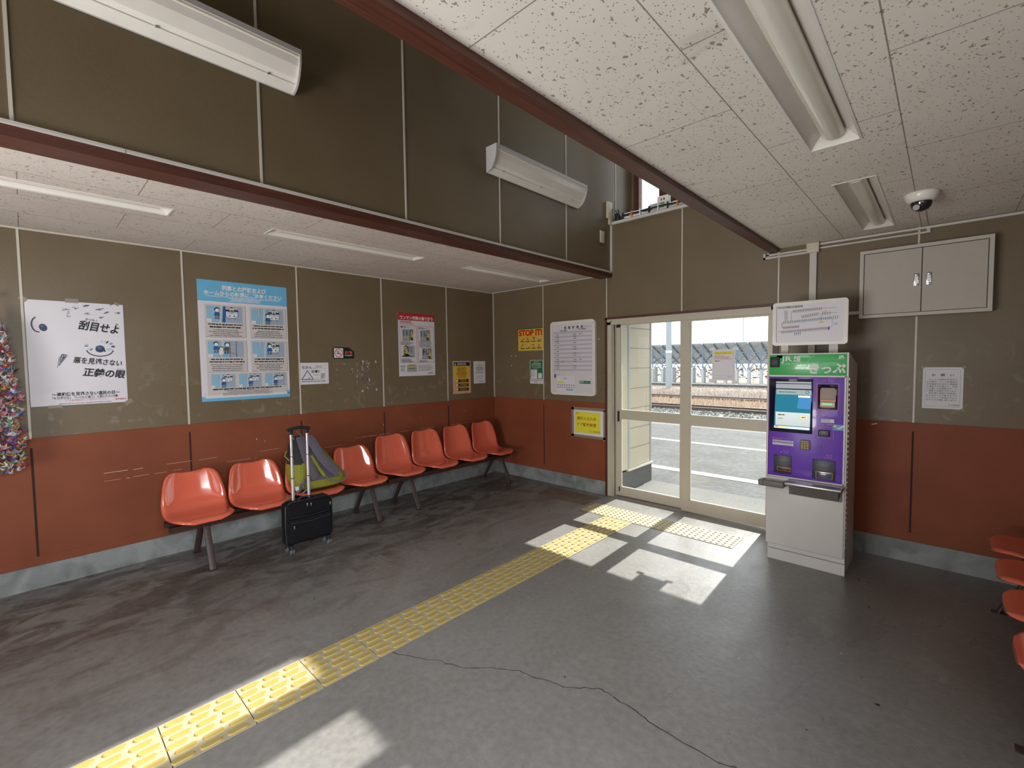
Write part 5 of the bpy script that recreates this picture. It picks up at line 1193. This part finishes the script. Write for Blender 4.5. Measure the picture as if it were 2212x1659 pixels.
# --- blue platform safety poster
S = left_sheet(-3.455, 2.257, 0.716, 1.030)
S.rect(0, 0, 0.716, 0.178, M_BLUE, 'banner', 1); S.cur = 9; S.rect(0, 0.99, 0.716, 0.040, M_BLUE, 'banner', 1); S.rect(0.685, 0.965, 0.031, 0.03, M_BLUE, 'banner', 1); S.rect(0.025, 0.98, 0.665, 0.024, M_PAPERG, 'banner', 2)
T = S.text
T('列車との接触および', 0.358, 0.075, 0.047, M_WHITE, width=0.355, bold=0.03, align='C')
T('ホームからの転落にご注意ください', 0.358, 0.123, 0.044, M_WHITE, width=0.625, bold=0.03, align='C')
S.lines(0.06, 0.131, 0.60, 1, 0.01, 0.006, M_WHITE, 'small_print', 2, 'C'); S.lines(0.22, 0.142, 0.28, 3, 0.0105, 0.006, M_WHITE, 'small_print', 2, 'C')
M_PINK = mat('warm_white_card', (0.60, 0.56, 0.54), 0.5)
def train(x, y, s_, part):
    R = lambda a, b_, c, d, m, l: S.rect(x+a*s_, y+b_*s_, c*s_, d*s_, m, part, l)
    R(0, 0, 1.0, 0.30, M_PINK, 3)
    for k in range(3): R(0, 0.02+0.07*k, 1.0, 0.012, M_GINK, 4)
    R(0.0, 0.20, 1.0, 0.13, M_INK, 4); R(0.05, 0.335, 0.30, 0.40, M_WHITE, 4); R(0.65, 0.335, 0.30, 0.40, M_WHITE, 4); R(0.0, 0.34, 1.0, 0.075, M_BLUE, 5); R(0.0, 0.33, 1.0, 0.012, M_INK, 6)
    R(0.33, 0.06, 0.34, 0.72, M_WHITE, 5); R(0.33, 0.06, 0.015, 0.72, M_INK, 6); R(0.655, 0.06, 0.015, 0.72, M_INK, 6); R(0.33, 0.05, 0.34, 0.02, M_INK, 6)
    R(0.41, 0.18, 0.18, 0.22, M_GINK, 6); R(0.41, 0.43, 0.18, 0.16, M_LBLUE, 6); R(0.42, -0.04, 0.16, 0.08, M_INK, 4)
    for k in (0.10, 0.74): R(k, 0.48, 0.16, 0.05, M_GINK, 6)
    S.poly([(x+0.33*s_, y+0.62*s_), (x+0.39*s_, y+0.80*s_), (x+0.28*s_, y+0.80*s_)], M_INK, part, 6); S.poly([(x+0.66*s_, y+0.62*s_), (x+0.72*s_, y+0.80*s_), (x+0.60*s_, y+0.80*s_)], M_INK, part, 6)
    S.ell(x+0.5*s_, y+0.80*s_, 0.5*s_, 0.13*s_, M_WHITE, part, 4, 20, 0, 180); S.line([(x+0.5*s_+0.5*s_*math.cos(t), y+0.80*s_+0.13*s_*math.sin(t)) for t in (math.pi*k/14 for k in range(15))], 0.02*s_, M_INK, part, 5)
    for k in (0.22, 0.76): R(k, 0.92, 0.02, 0.16, M_INK, 4)
    R(0.12, 0.98, 0.76, 0.015, M_INK, 4); R(0.0, 0.2, 0.02, 0.62, M_INK, 6); R(0.98, 0.2, 0.02, 0.62, M_INK, 6)
def man(x, y, s_, part, coat=None, cap=False, lean=0.0):
    c = coat or M_DBLUE
    S.ell(x+0.5*s_+lean, y+0.20*s_, 0.20*s_, 0.19*s_, M_INK, part, 8, 14); S.ell(x+0.52*s_+lean, y+0.26*s_, 0.155*s_, 0.15*s_, M_WHITE, part, 9, 14)
    if cap: S.rect(x+0.33*s_+lean, y+0.05*s_, 0.40*s_, 0.07*s_, M_GINK, part, 9)
    S.poly([(x+0.34*s_+lean*.6, y+0.42*s_), (x+0.66*s_+lean*.6, y+0.42*s_), (x+0.74*s_, y+0.72*s_), (x+0.26*s_, y+0.72*s_)], c, part, 8)
    S.rect(x+0.34*s_, y+0.72*s_, 0.12*s_, 0.26*s_, M_GINK if coat is None else c, part, 8); S.rect(x+0.54*s_, y+0.72*s_, 0.12*s_, 0.26*s_, M_GINK if coat is None else c, part, 8)
    S.rect(x+0.30*s_, y+0.96*s_, 0.18*s_, 0.04*s_, M_INK, part, 9); S.rect(x+0.52*s_, y+0.96*s_, 0.18*s_, 0.04*s_, M_INK, part, 9)
def scene_card(x, y, w_, h_, kind, part):
    S.rect(x, y, w_, h_, M_LBLUE, part, 1); S.rect(x+w_*0.55, y, w_*0.45, h_, mat('grey_blue_ink', (0.34, 0.42, 0.54), .5), part, 2)
    S.poly([(x+w_*.38, y), (x+w_*.44, y), (x+w_*.40, y+h_), (x+w_*.33, y+h_)], M_PINK, part, 3); S.poly([(x+w_*.46, y), (x+w_*.53, y), (x+w_*.51, y+h_), (x+w_*.42, y+h_)], M_DBLUE if kind == 1 else M_BLUE, part, 3)
    S.rect(x, y+h_*.8, w_*.13, h_*.2, M_PAPERG, part, 4)
    if kind == 3:
        for k in range(4): S.rect(x+w_*.56, y+h_*(.1+.24*k), w_*.26, h_*.07, M_PINK, part, 4); S.rect(x+w_*.56, y+h_*(.1+.24*k), w_*.26, 0.0015, M_INK, part, 5); S.rect(x+w_*.56, y+h_*(.17+.24*k), w_*.26, 0.0015, M_INK, part, 5)
        S.rect(x+w_*.60, y, 0.003, h_, M_INK, part, 5); S.rect(x+w_*.78, y, 0.003, h_, M_INK, part, 5); S.line([(x+w_*.46, y+h_*.52), (x+w_*.78, y+h_*.85)], 0.002, M_INK, part, 6)
        man(x+w_*.04, y+h_*.02, h_*.70, part); man(x+w_*.20, y+h_*.32, h_*.60, part, M_WHITE, True); man(x+w_*.32, y+h_*.05, h_*.72, part, mat('drab_brown_ink', (0.12, 0.085, 0.06), .5), True, 0.006)
    else:
        train(x+w_*(.52 if kind != 4 else .48), y+h_*.05, w_*.36, part)
        if kind == 2 or kind >= 4: S.rect(x+w_*.20, y, w_*.05, h_*.45, M_PINK, part, 4); S.rect(x+w_*.20, y, 0.0012, h_*.45, M_INK, part, 5); S.rect(x+w_*.25, y, 0.0012, h_*.45, M_INK, part, 5)
        man(x+w_*{1: .10, 2: .32, 4: .34, 5: .26}[kind], y+h_*{1: .08, 2: .28, 4: .10, 5: .26}[kind], h_*.72, part)
def card_lines(x, y, w_, n, seed):
    S.lines(x, y, w_, 2 if n > 5 else 1, 0.022, 0.012, M_INK, 'small_print', 3, 'C', seed, 0.15); y2 = y+(0.048 if n > 5 else 0.026)
    S.lines(x, y2, w_, n-2, 0.0165, 0.008, M_GINK, 'small_print', 3, 'C', seed+5, 0.35)
for k, (x, y, kd) in enumerate(((0.06, 0.215, 1), (0.405, 0.215, 2), (0.06, 0.515, 3), (0.405, 0.515, 4))):
    S.cur = k+1
    S.rect(x-0.014, y-0.014, 0.312, 0.282, M_PINK, 'card', 0.4); S.rect(x+0.297, y-0.010, 0.003, 0.276, M_GINK, 'card', 0.8); S.rect(x-0.012, y+0.265, 0.31, 0.003, M_GINK, 'card', 0.8)
    scene_card(x, y, 0.272, 0.138, kd, 'illustration'); card_lines(x+0.005, y+0.152, 0.27, 6, k+1)
S.cur = 5
S.rect(0.046, 0.788, 0.645, 0.19, M_PINK, 'card', 0.4); S.rect(0.690, 0.79, 0.003, 0.17, M_GINK, 'card', 0.8)
for k in range(3): S.cur = 6+k; scene_card(0.075+0.212*k, 0.800, 0.182, 0.118, 5, 'illustration')
S.lines(0.08, 0.925, 0.57, 1, 0.01, 0.012, M_INK, 'small_print', 3, 'C', 9, 0.02); S.lines(0.15, 0.942, 0.42, 4, 0.0125, 0.006, M_GINK, 'small_print', 3, 'C', 10)
S.build('poster', 'large blue and white platform safety poster with seven small train pictures', 'poster', M_PAPERG)
# --- molester warning sheet
S = left_sheet(-2.650, 1.547, 0.295, 0.212); T = S.text
T('ちかん', 0.030, 0.058, 0.034, mat('indigo_ink', (0.04, 0.05, 0.17), .5), width=0.098, bold=0.02); T('は', 0.140, 0.058, 0.014, M_INK, width=0.012, bold=0.02)
T('犯罪!!', 0.120, 0.098, 0.030, M_INK, width=0.082, bold=0.015)
S.frame(0.160, 0.026, 0.105, 0.036, 0.001, M_GINK, 'print', 1); S.lines(0.165, 0.032, 0.06, 1, .01, .005, M_GINK); S.lines(0.165, 0.045, 0.07, 1, .01, .005, M_GINK)
A, B_, C_ = (0.082, 0.076), (0.026, 0.166), (0.140, 0.166)
for p0, p1 in ((A, B_), (B_, C_), (C_, A)): S.line([p0, p1], 0.006, M_INK, 'triangle', 2)
for p_ in (A, B_, C_): S.ell(p_[0], p_[1], 0.003, 0.003, M_INK, 'triangle', 2, 10)
S.ell(0.098, 0.150, 0.012, 0.009, M_LBLUE, 'print', 2, 10); S.lines(0.06, 0.155, 0.07, 1, .01, .003, M_LBLUE)
S.lines(0.145, 0.120, 0.06, 1, .01, .004, M_GINK); S.lines(0.215, 0.108, 0.045, 4, .013, .009, M_GINK, 'small_print', 2); S.lines(0.025, 0.182, 0.235, 1, .01, .007, M_INK, 'small_print', 2, jitter=0.01); S.lines(0.15, 0.160, 0.1, 1, .01, .004, M_GINK)
S.build('notice', 'white warning sheet with a black outlined triangle, left of the no smoking sign', 'notice', M_PAPER)
# --- no smoking sign
b = MB(); y0, z1, w_, h_ = -2.304, 1.702, 0.228, 0.116
pts = [(y0+0.012, z1), (y0+0.172, z1), (y0+w_, z1-0.042), (y0+w_, z1-h_+0.010), (y0+w_-0.010, z1-h_), (y0+0.012, z1-h_), (y0, z1-h_+0.012), (y0, z1-0.012)]
b.prism(pts[::-1], 0.0, 0.006, 'x', mat('black_green_plate', (0.008, 0.020, 0.016), 0.3))
o = b.build('no_smoking_sign', loc=(0, y0+w_/2, z1-h_), label='small black no smoking plate with red ring, over the torn tape marks', cat='sign')
S = Sheet((0.006, y0, z1), (0, 1, 0), (0, 0, 1), (1, 0, 0), w_, h_, 0.0); T = S.text
S.rect(0.010, 0.009, 0.098, 0.098, M_WHITE, 'pictogram', 0.5); S.ring(0.059, 0.058, 0.044, 0.007, M_RED, 'pictogram', 2.5); S.line([(0.029, 0.028), (0.089, 0.088)], 0.007, M_RED, 'pictogram', 2.2)
S.rect(0.036, 0.060, 0.038, 0.008, M_INK, 'pictogram', 1.5); S.rect(0.077, 0.060, 0.005, 0.008, M_INK, 'pictogram', 1.5); S.line([(0.062, 0.052), (0.060, 0.044), (0.072, 0.040), (0.078, 0.050)], 0.003, M_INK, 'pictogram', 1.5); S.line([(0.055, 0.048), (0.052, 0.038), (0.066, 0.034)], 0.003, M_INK, 'pictogram', 1.5)
T('禁煙', 0.125, 0.068, 0.036, mat('bright_red_ink', (0.75, 0.05, 0.06), .4), width=0.084, bold=0.03, l=1); T('No Smoking', 0.126, 0.088, 0.016, M_WHITE, width=0.082, bold=0.02, l=1)
S.finish(o)
# --- torn tape marks
b = MB(); rnd = random.Random(31); M_RES = [mat('tape_residue_white', (0.55, 0.53, 0.50), .5), mat('tape_residue_grey', (0.34, 0.33, 0.33), .5), mat('tape_residue_blue', (0.17, 0.19, 0.24), .6), mat('tape_residue_tan', (0.34, 0.26, 0.17), .6)]
def flake(y, z, w_, h_, m):
    pts = [(y+w_*math.cos(a)*rnd.uniform(.5, 1.1)/2, z+h_*math.sin(a)*rnd.uniform(.5, 1.1)/2) for a in (k*math.pi/3.5 for k in range(7))]
    b.poly([(0.0012, p_[0], p_[1]) for p_ in pts], m)
for (ya, yb, za, zb, n_, vert) in ((-2.30,-2.12,1.545,1.525,14,0),(-2.06,-2.04,1.54,1.26,10,1),(-1.995,-1.965,1.55,1.34,26,1),(-1.93,-1.90,1.55,1.28,22,1),(-2.12,-2.10,1.48,1.36,8,1),(-2.27,-2.26,1.54,1.30,6,1),(-2.05,-1.98,1.555,1.54,6,0),(-2.28,-2.18,1.275,1.27,5,0),(-2.01,-1.90,1.285,1.275,8,0)):
    for k in range(n_): flake(rnd.uniform(ya, yb), rnd.uniform(zb, za), rnd.uniform(.008, .02), rnd.uniform(.012, .045) if vert else rnd.uniform(.006, .016), rnd.choice(M_RES))
for y, z in ((-1.975, 1.553), (-1.93, 1.54), (-1.82, 1.548), (-1.925, 1.275), (-1.99, 1.238), (-1.82, 1.246)): flake(y, z, .03, .035, M_RES[0])
b.build('tape_marks', loc=(0, -2.09, 1.24), label='patch of torn tape residue on the olive wall below the no smoking sign', cat='tape marks')
# --- red one-man train poster
S = left_sheet(-1.527, 2.110, 0.512, 0.731); T = S.text
S.rect(0, 0, 0.512, 0.084, M_RED, 'banner', 1); T('ワンマン列車の乗り降り', 0.256, 0.071, 0.045, M_WHITE, width=0.462, bold=0.03, align='C')
S.lines(0.018, 0.092, 0.21, 1, .01, .007, M_RED, seed=1); S.lines(0.03, 0.104, 0.17, 1, .01, .009, M_RED, seed=2); S.lines(0.018, 0.120, 0.21, 1, .01, .007, M_RED, seed=3)
for x in (0.020, 0.268):
    S.frame(x, 0.142, 0.230, 0.432, 0.0035, mat('rust_outline', (0.45, 0.08, 0.06), .5), 'card', 1)
T('乗り方', 0.034, 0.172, 0.024, M_INK, width=0.070, bold=0.03); T('降り方', 0.282, 0.178, 0.024, M_INK, width=0.070, bold=0.03); S.lines(0.11, 0.157, 0.05, 2, .008, .004, M_GINK); S.lines(0.36, 0.162, 0.05, 2, .008, .004, M_GINK)
M_CARG = mat('pale_grey_ink', (0.42, 0.43, 0.43), .5); M_CARW = mat('window_blue_ink', (0.10, 0.25, 0.48), .5)
def woman(x, y, s_, boy=True):
    S.ell(x, y, 0.020*s_, 0.022*s_, M_BROWN, 'illustration', 6, 12); S.ell(x-0.003*s_, y+0.004*s_, 0.013*s_, 0.014*s_, M_SKIN, 'illustration', 7, 12)
    S.poly([(x-0.012*s_, y+0.022*s_), (x+0.014*s_, y+0.022*s_), (x+0.018*s_, y+0.070*s_), (x-0.014*s_, y+0.070*s_)], M_AMBER, 'illustration', 6); S.rect(x-0.010*s_, y+0.070*s_, 0.022*s_, 0.032*s_, M_INK, 'illustration', 6)
    if boy: S.ell(x-0.024*s_, y+0.048*s_, 0.014*s_, 0.014*s_, M_INK, 'illustration', 8, 10); S.ell(x-0.026*s_, y+0.051*s_, 0.009*s_, 0.009*s_, M_SKIN, 'illustration', 9, 10); S.rect(x-0.034*s_, y+0.062*s_, 0.020*s_, 0.028*s_, mat('leaf_green_ink', (0.10, 0.28, 0.06), .5), 'illustration', 8)
for (x, y, v) in ((0.052, 0.186, 0), (0.300, 0.190, 1), (0.070, 0.378, 2), (0.322, 0.402, 3)):
    S.cur = v+1
    S.rect(x, y, 0.150, 0.130, M_CARG, 'illustration', 1)
    for k in range(3): S.rect(x+0.010+k*0.04, y+0.012 if v != 3 else y+.02, 0.024, 0.066, M_CARW if (k+v) % 2 == 0 or v == 1 else M_GINK, 'illustration', 2); S.rect(x+0.010+k*0.04, y+0.012, 0.0015, 0.10, M_GINK, 'illustration', 3)
    S.rect(x, y+0.122, 0.15, 0.010, mat('mid_grey_ink', (0.25, 0.25, 0.25), .5), 'illustration', 3)
    if v == 2: woman(x+0.030, y+0.018, 1.05); S.rect(x+0.075, y+0.03, 0.02, 0.09, M_CARG, 'illustration', 4); S.poly([(x-0.04, y+0.13), (x+0.02, y+0.09), (x+0.15, y+0.13)], M_GINK, 'illustration', 1)
    elif v == 3: woman(x+0.110, y+0.030, 1.0); S.ell(x+0.028, y+0.030, 0.014, 0.024, M_INK, 'illustration', 6, 12); S.ell(x+0.030, y+0.026, 0.008, 0.010, M_SKIN, 'illustration', 7, 10)
    else: woman(x+0.130-0.02*v, y+0.026-0.008*v, 1.0)
S.lines(0.034, 0.328, 0.18, 4, .0115, .006, M_INK, seed=4, jitter=.5); S.lines(0.282, 0.328, 0.20, 6, .0115, .006, M_INK, seed=5, jitter=.2); S.lines(0.034, 0.528, 0.19, 4, .0115, .006, M_INK, seed=6, jitter=.4); S.lines(0.286, 0.548, 0.13, 3, .0095, .005, M_INK, seed=7, jitter=.4)
S.rect(0.108, 0.602, 0.135, 0.080, mat('map_grey', (0.36, 0.36, 0.35), .5), 'card', 1); S.rect(0.110, 0.604, 0.131, 0.040, mat('map_tan', (0.52, 0.40, 0.26), .5), 'card', 2); S.rect(0.13, 0.600, 0.09, 0.007, M_GRN, 'card', 3); S.rect(0.13, 0.640, 0.09, 0.007, M_GRN, 'card', 3)
S.lines(0.02, 0.608, 0.07, 6, .0125, .005, M_INK, seed=8); S.lines(0.262, 0.606, 0.21, 6, .0125, .005, M_GINK, seed=9, jitter=.15); T('JR北海道', 0.400, 0.712, 0.020, mat('logo_green', (0.10, 0.38, 0.10), .5), width=0.085, bold=0.03)
S.build('poster', 'poster with red title band and two columns of boarding pictures', 'poster', M_PAPERG)
# faint tracks of an older frame below it
# --- amber caution poster
S = left_sheet(-0.736, 1.548, 0.299, 0.420); T = S.text
n_ = 0; M_STRP = M_RED
for k in range(13):
    x = 0.010+k*0.022
    for yy in (0.0, 0.404): S.poly([(x, yy+0.015), (x+0.010, yy+0.015), (x+0.018, yy+0.001), (x+0.008, yy+0.001)], M_STRP, 'hazard_border', 1)
for k in range(18):
    y = 0.018+k*0.0215
    for xx in (0.001, 0.283): S.poly([(xx, y+0.016), (xx+0.014, y+0.006), (xx+0.014, y-0.004), (xx, y+0.006)], M_STRP, 'hazard_border', 1)
S.rect(0.016, 0.016, 0.267, 0.388, M_AMBER, 'panel', 1); S.rect(0.016, 0.016, 0.267, 0.048, M_INK, 'panel', 2)
S.poly([(0.022, 0.058), (0.056, 0.058), (0.039, 0.024)], M_AMBER, 'panel', 3); T('危険物持込禁止', 0.072, 0.038, 0.017, M_WHITE, width=0.150, bold=0.02); S.lines(0.072, 0.045, 0.16, 1, .01, .009, M_WHITE, 'small_print', 3)
S.lines(0.05, 0.082, 0.19, 9, .0155, .008, M_BROWN, 'small_print', 3, 'C', 3, 0.35)
for k in range(3):
    y = 0.235+k*0.055; S.rect(0.070, y, 0.190, 0.042, M_INK, 'panel', 2); S.ring(0.062, y+0.021, 0.024, 0.005, M_RED, 'panel', 4, 18); S.ell(0.062, y+0.021, 0.020, 0.020, M_WHITE, 'panel', 3, 16); S.rect(0.059, y+0.010, 0.006, 0.022, M_INK, 'panel', 5); S.lines(0.10, y+0.008, 0.14, 2, .016, .009, mat('gold_print', (0.5, 0.34, 0.12), .5), 'small_print', 3, 'C', k)
S.build('poster', 'small amber caution poster with red striped border, above the last red seats', 'poster', M_PAPERG)
# --- small white notice beside it
S = left_sheet(-0.384, 1.543, 0.212, 0.297); T = S.text
T('お願い', 0.106, 0.060, 0.020, M_GINK, width=0.085, align='C'); S.lines(0.04, 0.078, 0.14, 3, .018, .008, M_GINK, 'small_print', 3, 'C', 1); S.ring(0.09, 0.10, 0.03, 0.002, M_GINK, 'print', 1)
S.lines(0.025, 0.140, 0.15, 2, .016, .006, M_GINK, seed=2)
for k in range(5): S.rect(0.03, 0.192+k*0.017, 0.14, 0.0015, M_GINK, 'print', 1)
S.lines(0.12, 0.272, 0.06, 1, .01, .006, M_GINK)
S.build('notice', 'plain white printed notice between the amber poster and the room corner', 'notice', M_PAPER)
# --- STOP IT!
S = back_sheet(0.460, 1.957, 0.420, 0.288); T = S.text
S.rect(0, 0, 0.42, 0.012, M_GRN, 'banner', 1); S.rect(0.0, 0.012, 0.42, 0.276, M_AMBER, 'banner', 0.5)
T('STOP IT!', 0.012, 0.092, 0.100, mat('scarlet_ink', (0.58, 0.012, 0.012), .4), width=0.395, bold=0.045)
rnd = random.Random(17)
for j in range(2):
    for i in range(4):
        S.cur = 1+i+4*j; cx, cy = 0.075+0.093*i, 0.138+0.088*j
        S.ell(cx, cy, 0.036, 0.030, mat('yellow_spot', (0.72, 0.46, 0.08), .5), 'illustration', 1, 14)
        for k in range(7):
            ax, ay = cx+rnd.uniform(-.026, .016), cy+rnd.uniform(-.026, .014); S.rect(ax, ay, rnd.uniform(.005, .014), rnd.uniform(.006, .018), rnd.choice([M_WHITE, M_DBLUE, M_GINK, M_LBLUE, M_INK, M_BROWN]), 'illustration', 2+0.2*k)
        S.rect(cx-0.036, cy+0.026, 0.074, 0.011, M_GRN, 'illustration', 4)
S.build('poster', 'yellow sign headed STOP IT! in red, on the wall beside the timetable', 'poster', M_PAPERG)
# --- green notice
S = back_sheet(0.658, 1.547, 0.216, 0.300); T = S.text
S.rect(0.008, 0.006, 0.203, 0.232, M_GRN, 'banner', 1); S.lines(0.06, 0.018, 0.10, 1, .01, .006, M_YINK, 'small_print', 3)
for k, t_ in enumerate(('JR北海道列車運行情報', '駅アナウンスの内容', 'チャットで発信中')): T(t_, 0.110, 0.052+0.021*k, 0.016, M_WHITE, width=0.15, align='C', bold=0.02)
S.lines(0.05, 0.100, 0.10, 1, .01, .004, M_WHITE, 'small_print', 3)
S.rect(0.020, 0.120, 0.100, 0.115, M_WHITE, 'illustration', 2); S.lines(0.03, 0.130, 0.075, 6, .015, .005, M_GINK, 'small_print', 4); S.rect(0.138, 0.165, 0.058, 0.065, M_WHITE, 'illustration', 2); S.lines(0.015, 0.252, 0.185, 1, .01, .009, M_GINK); S.lines(0.07, 0.275, 0.06, 1, .01, .007, M_GINK)
S.build('notice', 'green and white notice just left of the timetable board', 'notice', M_PAPERG)
# --- timetable
tt = empty('timetable_board', (1.343, -0.01, 1.128), 'framed white departure timetable with rounded corners, left of the glass doors', 'timetable')
b = MB(); rrect_prism(b, 1.022, 1.664, 1.126, 2.006, 0.045, -0.034, -0.002, M_ENAMEL, 0.032); b.build('frame', parent=tt)
b = MB(); b.box(1.045, 1.641, -0.020, 0.0, 1.149, 1.983, mat('timetable_ground', (0.70, 0.68, 0.70), .5)); bk = b.build('back_board', parent=tt)
S = Sheet((1.058, -0.020, 1.970), (1, 0, 0), (0, 0, 1), (0, -1, 0), .57, .81, 0.0); T = S.text
T('発　車　時　刻　表', 0.300, 0.058, 0.036, M_INK, width=0.270, bold=0.03, align='C'); T('Departure Time', 0.445, 0.046, 0.013, M_INK, width=0.108)
T('苫小牧・札幌方面', 0.105, 0.084, 0.016, M_INK, width=0.095, bold=0.02); T('白老・室蘭方面', 0.375, 0.076, 0.016, M_INK, width=0.098, bold=0.02)
rows = 20
for r_ in range(rows):
    y = 0.090+r_*0.0247
    if r_ % 2 == 0: S.rect(0.012, y, 0.545, 0.0200, M_LAV, 'row_band', 1)
    T(str(5+r_) if r_ < 19 else '0', 0.012, y+0.016, 0.014, M_INK, width=0.014)
rnd = random.Random(9)
ev = {1: (0.045, 0.30, 0.375), 2: (0.045, 0.30), 3: (0.045, 0.30), 4: (0.045,), 5: (0.045, 0.30), 7: (0.045, 0.30), 8: (0.30,), 9: (0.045,), 10: (0.30,), 11: (0.045, 0.30), 13: (0.045, 0.30, 0.375), 14: (0.045, 0.12, 0.30), 15: (0.045,), 16: (0.045, 0.30), 17: (0.045, 0.30)}
for r_, xs in ev.items():
    for x in xs: T('%02d' % rnd.randint(1, 58), x, 0.105+r_*0.0247, 0.015, M_INK, width=0.017, bold=0.02); S.rect(x+0.020, 0.097+r_*0.0247, 0.020, 0.006, M_INK, 'print', 3)
S.rect(0.290, 0.085, 0.0012, 0.50, M_GINK, 'print', 2); S.rect(0.012, 0.598, 0.022, 0.045, M_INK, 'print', 2); S.lines(0.045, 0.600, 0.05, 1, .01, .006, M_GINK)
S.rect(0.045, 0.618, 0.272, 0.205, M_PAPER, 'legend', 1); S.rect(0.065, 0.685, 0.080, 0.020, M_YINK, 'legend', 2); S.rect(0.185, 0.770, 0.110, 0.022, M_LBLUE, 'legend', 2); T('停車駅', 0.155, 0.652, 0.016, M_INK, width=0.045)
for r_ in range(2):
    for k in range(8): S.rect(0.055+k*0.034, 0.722+r_*0.026, 0.020, 0.007, M_INK, 'legend', 2)
S.rect(0.385, 0.672, 0.150, 0.032, M_GRN, 'legend', 1); T('運行情報', 0.392, 0.694, 0.018, M_WHITE, width=0.055, bold=0.02, l=4); S.lines(0.46, 0.684, 0.065, 1, .01, .008, M_LBLUE, 'small_print', 4)
S.finish(bk)
b = MB(); b.box(1.630, 1.655, -0.0355, -0.033, 1.962, 1.966, M_GINK); b.box(1.016, 1.024, -0.03, -0.01, 1.40, 1.45, M_CREAM); b.build('catch', parent=tt)
# --- yellow pigeon notice
S = back_sheet(1.343, 0.960, 0.415, 0.298); S.O.y = -0.0070; T = S.text
S.rect(0.022, 0.026, 0.350, 0.245, M_YINK, 'panel', 1)
T('お願い', 0.030, 0.055, 0.024, M_GINK, width=0.060); T('鳩が入るため', 0.052, 0.118, 0.044, mat('dark_red_ink', (0.42, 0.030, 0.010), .5), width=0.265, bold=0.012)
T('ドア解放厳禁', 0.060, 0.190, 0.044, mat('dark_red_ink', (0, 0, 0)), width=0.258, bold=0.012); T('苫小牧駅長', 0.228, 0.258, 0.030, mat('olive_ink', (0.28, 0.22, 0.03), .5), width=0.140)
o = S.build('notice', 'yellow notice with dark red Japanese writing, taped to the red wainscot by the doors', 'notice', M_PAPER)
tapes(o, S, ((0.205, -0.012, 0.47, 0.034, 0.0), (-0.012, 0.155, 0.034, 0.36, 0), (0.428, 0.165, 0.034, 0.35, 0), (0.205, 0.312, 0.47, 0.030, 0)))
# --- white notice on the right
S = back_sheet(4.436, 1.457, 0.212, 0.296); T = S.text
S.frame(0.014, 0.014, 0.184, 0.266, 0.0012, M_GINK, 'border', 1); T('お　願　い', 0.106, 0.062, 0.020, M_INK, width=0.115, align='C', bold=0.01)
for k, t_ in enumerate(('　ホームで列車をお待ちに', 'なる際は、ホームを通過す', 'る列車並びに向かい側線路', 'を通過する列車から、列車', 'に付着した氷雪等がホーム', 'に飛散する場合があります。', '　待合室の確認や待合室、', 'またはホームの後方までさ', 'らに下がってお待ち下さい', 'ますようお願い致します。')):
    T(t_.replace('　', ''), 0.034 if t_[0] == '　' else 0.022, 0.092+k*0.0162, 0.0125, M_INK, width=0.146 if t_[0] == '　' else 0.160)
T('苫小牧駅長', 0.140, 0.272, 0.012, M_INK, width=0.055)
o = S.build('notice', 'white bordered request notice on the olive wall under the steel cabinet', 'notice', M_PAPER)
tapes(o, S, ((0.0, 0.0, 0.02, 0.012, .7), (0.212, 0.0, 0.02, 0.012, -.7), (0.212, 0.297, 0.02, 0.012, .7)))
# --- paper taped on the door glass
S = Sheet((2.930, 0.0495, 1.624), (1, 0, 0), (0, 0, 1), (0, -1, 0), 0.207, 0.292, 0.0008); S.O = Vector((2.930, 0.0425, 1.624)); T = S.text
S.rect(0.016, 0.022, 0.172, 0.026, M_YINK, 'banner', 1); T('無人駅における利用について', 0.102, 0.041, 0.014, M_BROWN, width=0.150, align='C')
S.lines(0.02, 0.056, 0.09, 1, .01, .004, M_GINK); S.lines(0.02, 0.066, 0.165, 3, .011, .004, M_RED, 'small_print', 2, seed=2); S.lines(0.025, 0.106, 0.05, 1, .01, .007, M_INK)
S.frame(0.014, 0.020, 0.178, 0.252, 0.0008, M_GINK, 'border', 1); S.rect(0.014, 0.245, 0.178, 0.0008, M_GINK, 'border', 1); S.lines(0.14, 0.256, 0.04, 1, .01, .004, M_GINK)
o = S.build('notice', 'white paper notice with yellow heading taped to the right glass door', 'notice', mat('backlit_paper', (0.80, 0.79, 0.82), 0.6))
tapes(o, S, ((0.0, -0.006, 0.05, 0.028, 0), (0.208, -0.006, 0.055, 0.028, 0.05), (-0.004, 0.296, 0.052, 0.036, 0.05), (0.206, 0.304, 0.055, 0.030, 0.1)), mat('white_tape', (0.85, 0.85, 0.86), 0.5))
# --- push pins and specks on the boards
for i, (x, z) in enumerate(((0.333, 1.605), (0.410, 1.605), (0.336, 1.478), (1.697, 1.775))):
    b = MB(); b.cyl((x, 0, z), (x, -0.006, z), 0.006, M_WHITE, 10); b.cyl((x, -0.006, z), (x, -0.009, z), 0.004, M_WHITE, 10)
    b.build('push_pin', loc=(x, 0, z), label=('white push pin left of the STOP IT! sign, nearest the corner at its height', 'white push pin nearest the STOP IT! sign, on its left', 'white push pin lower down, between the corner and the green notice', 'white push pin between the timetable board and the door frame')[i], cat='push pin', group='white push pins on the back wall')
b = MB(); b.box(4.150, 4.185, -0.009, -0.0065, 1.018, 1.026, M_CREAM, Matrix.Translation((4.167, 0, 1.022)) @ Matrix.Rotation(-0.28, 4, 'Y') @ Matrix.Translation((-4.167, 0, -1.022)))
b.build('sticker', loc=(4.167, -0.0065, 1.02), label='scrap of cream tape on the red wainscot right of the ticket machine', cat='tape scrap')
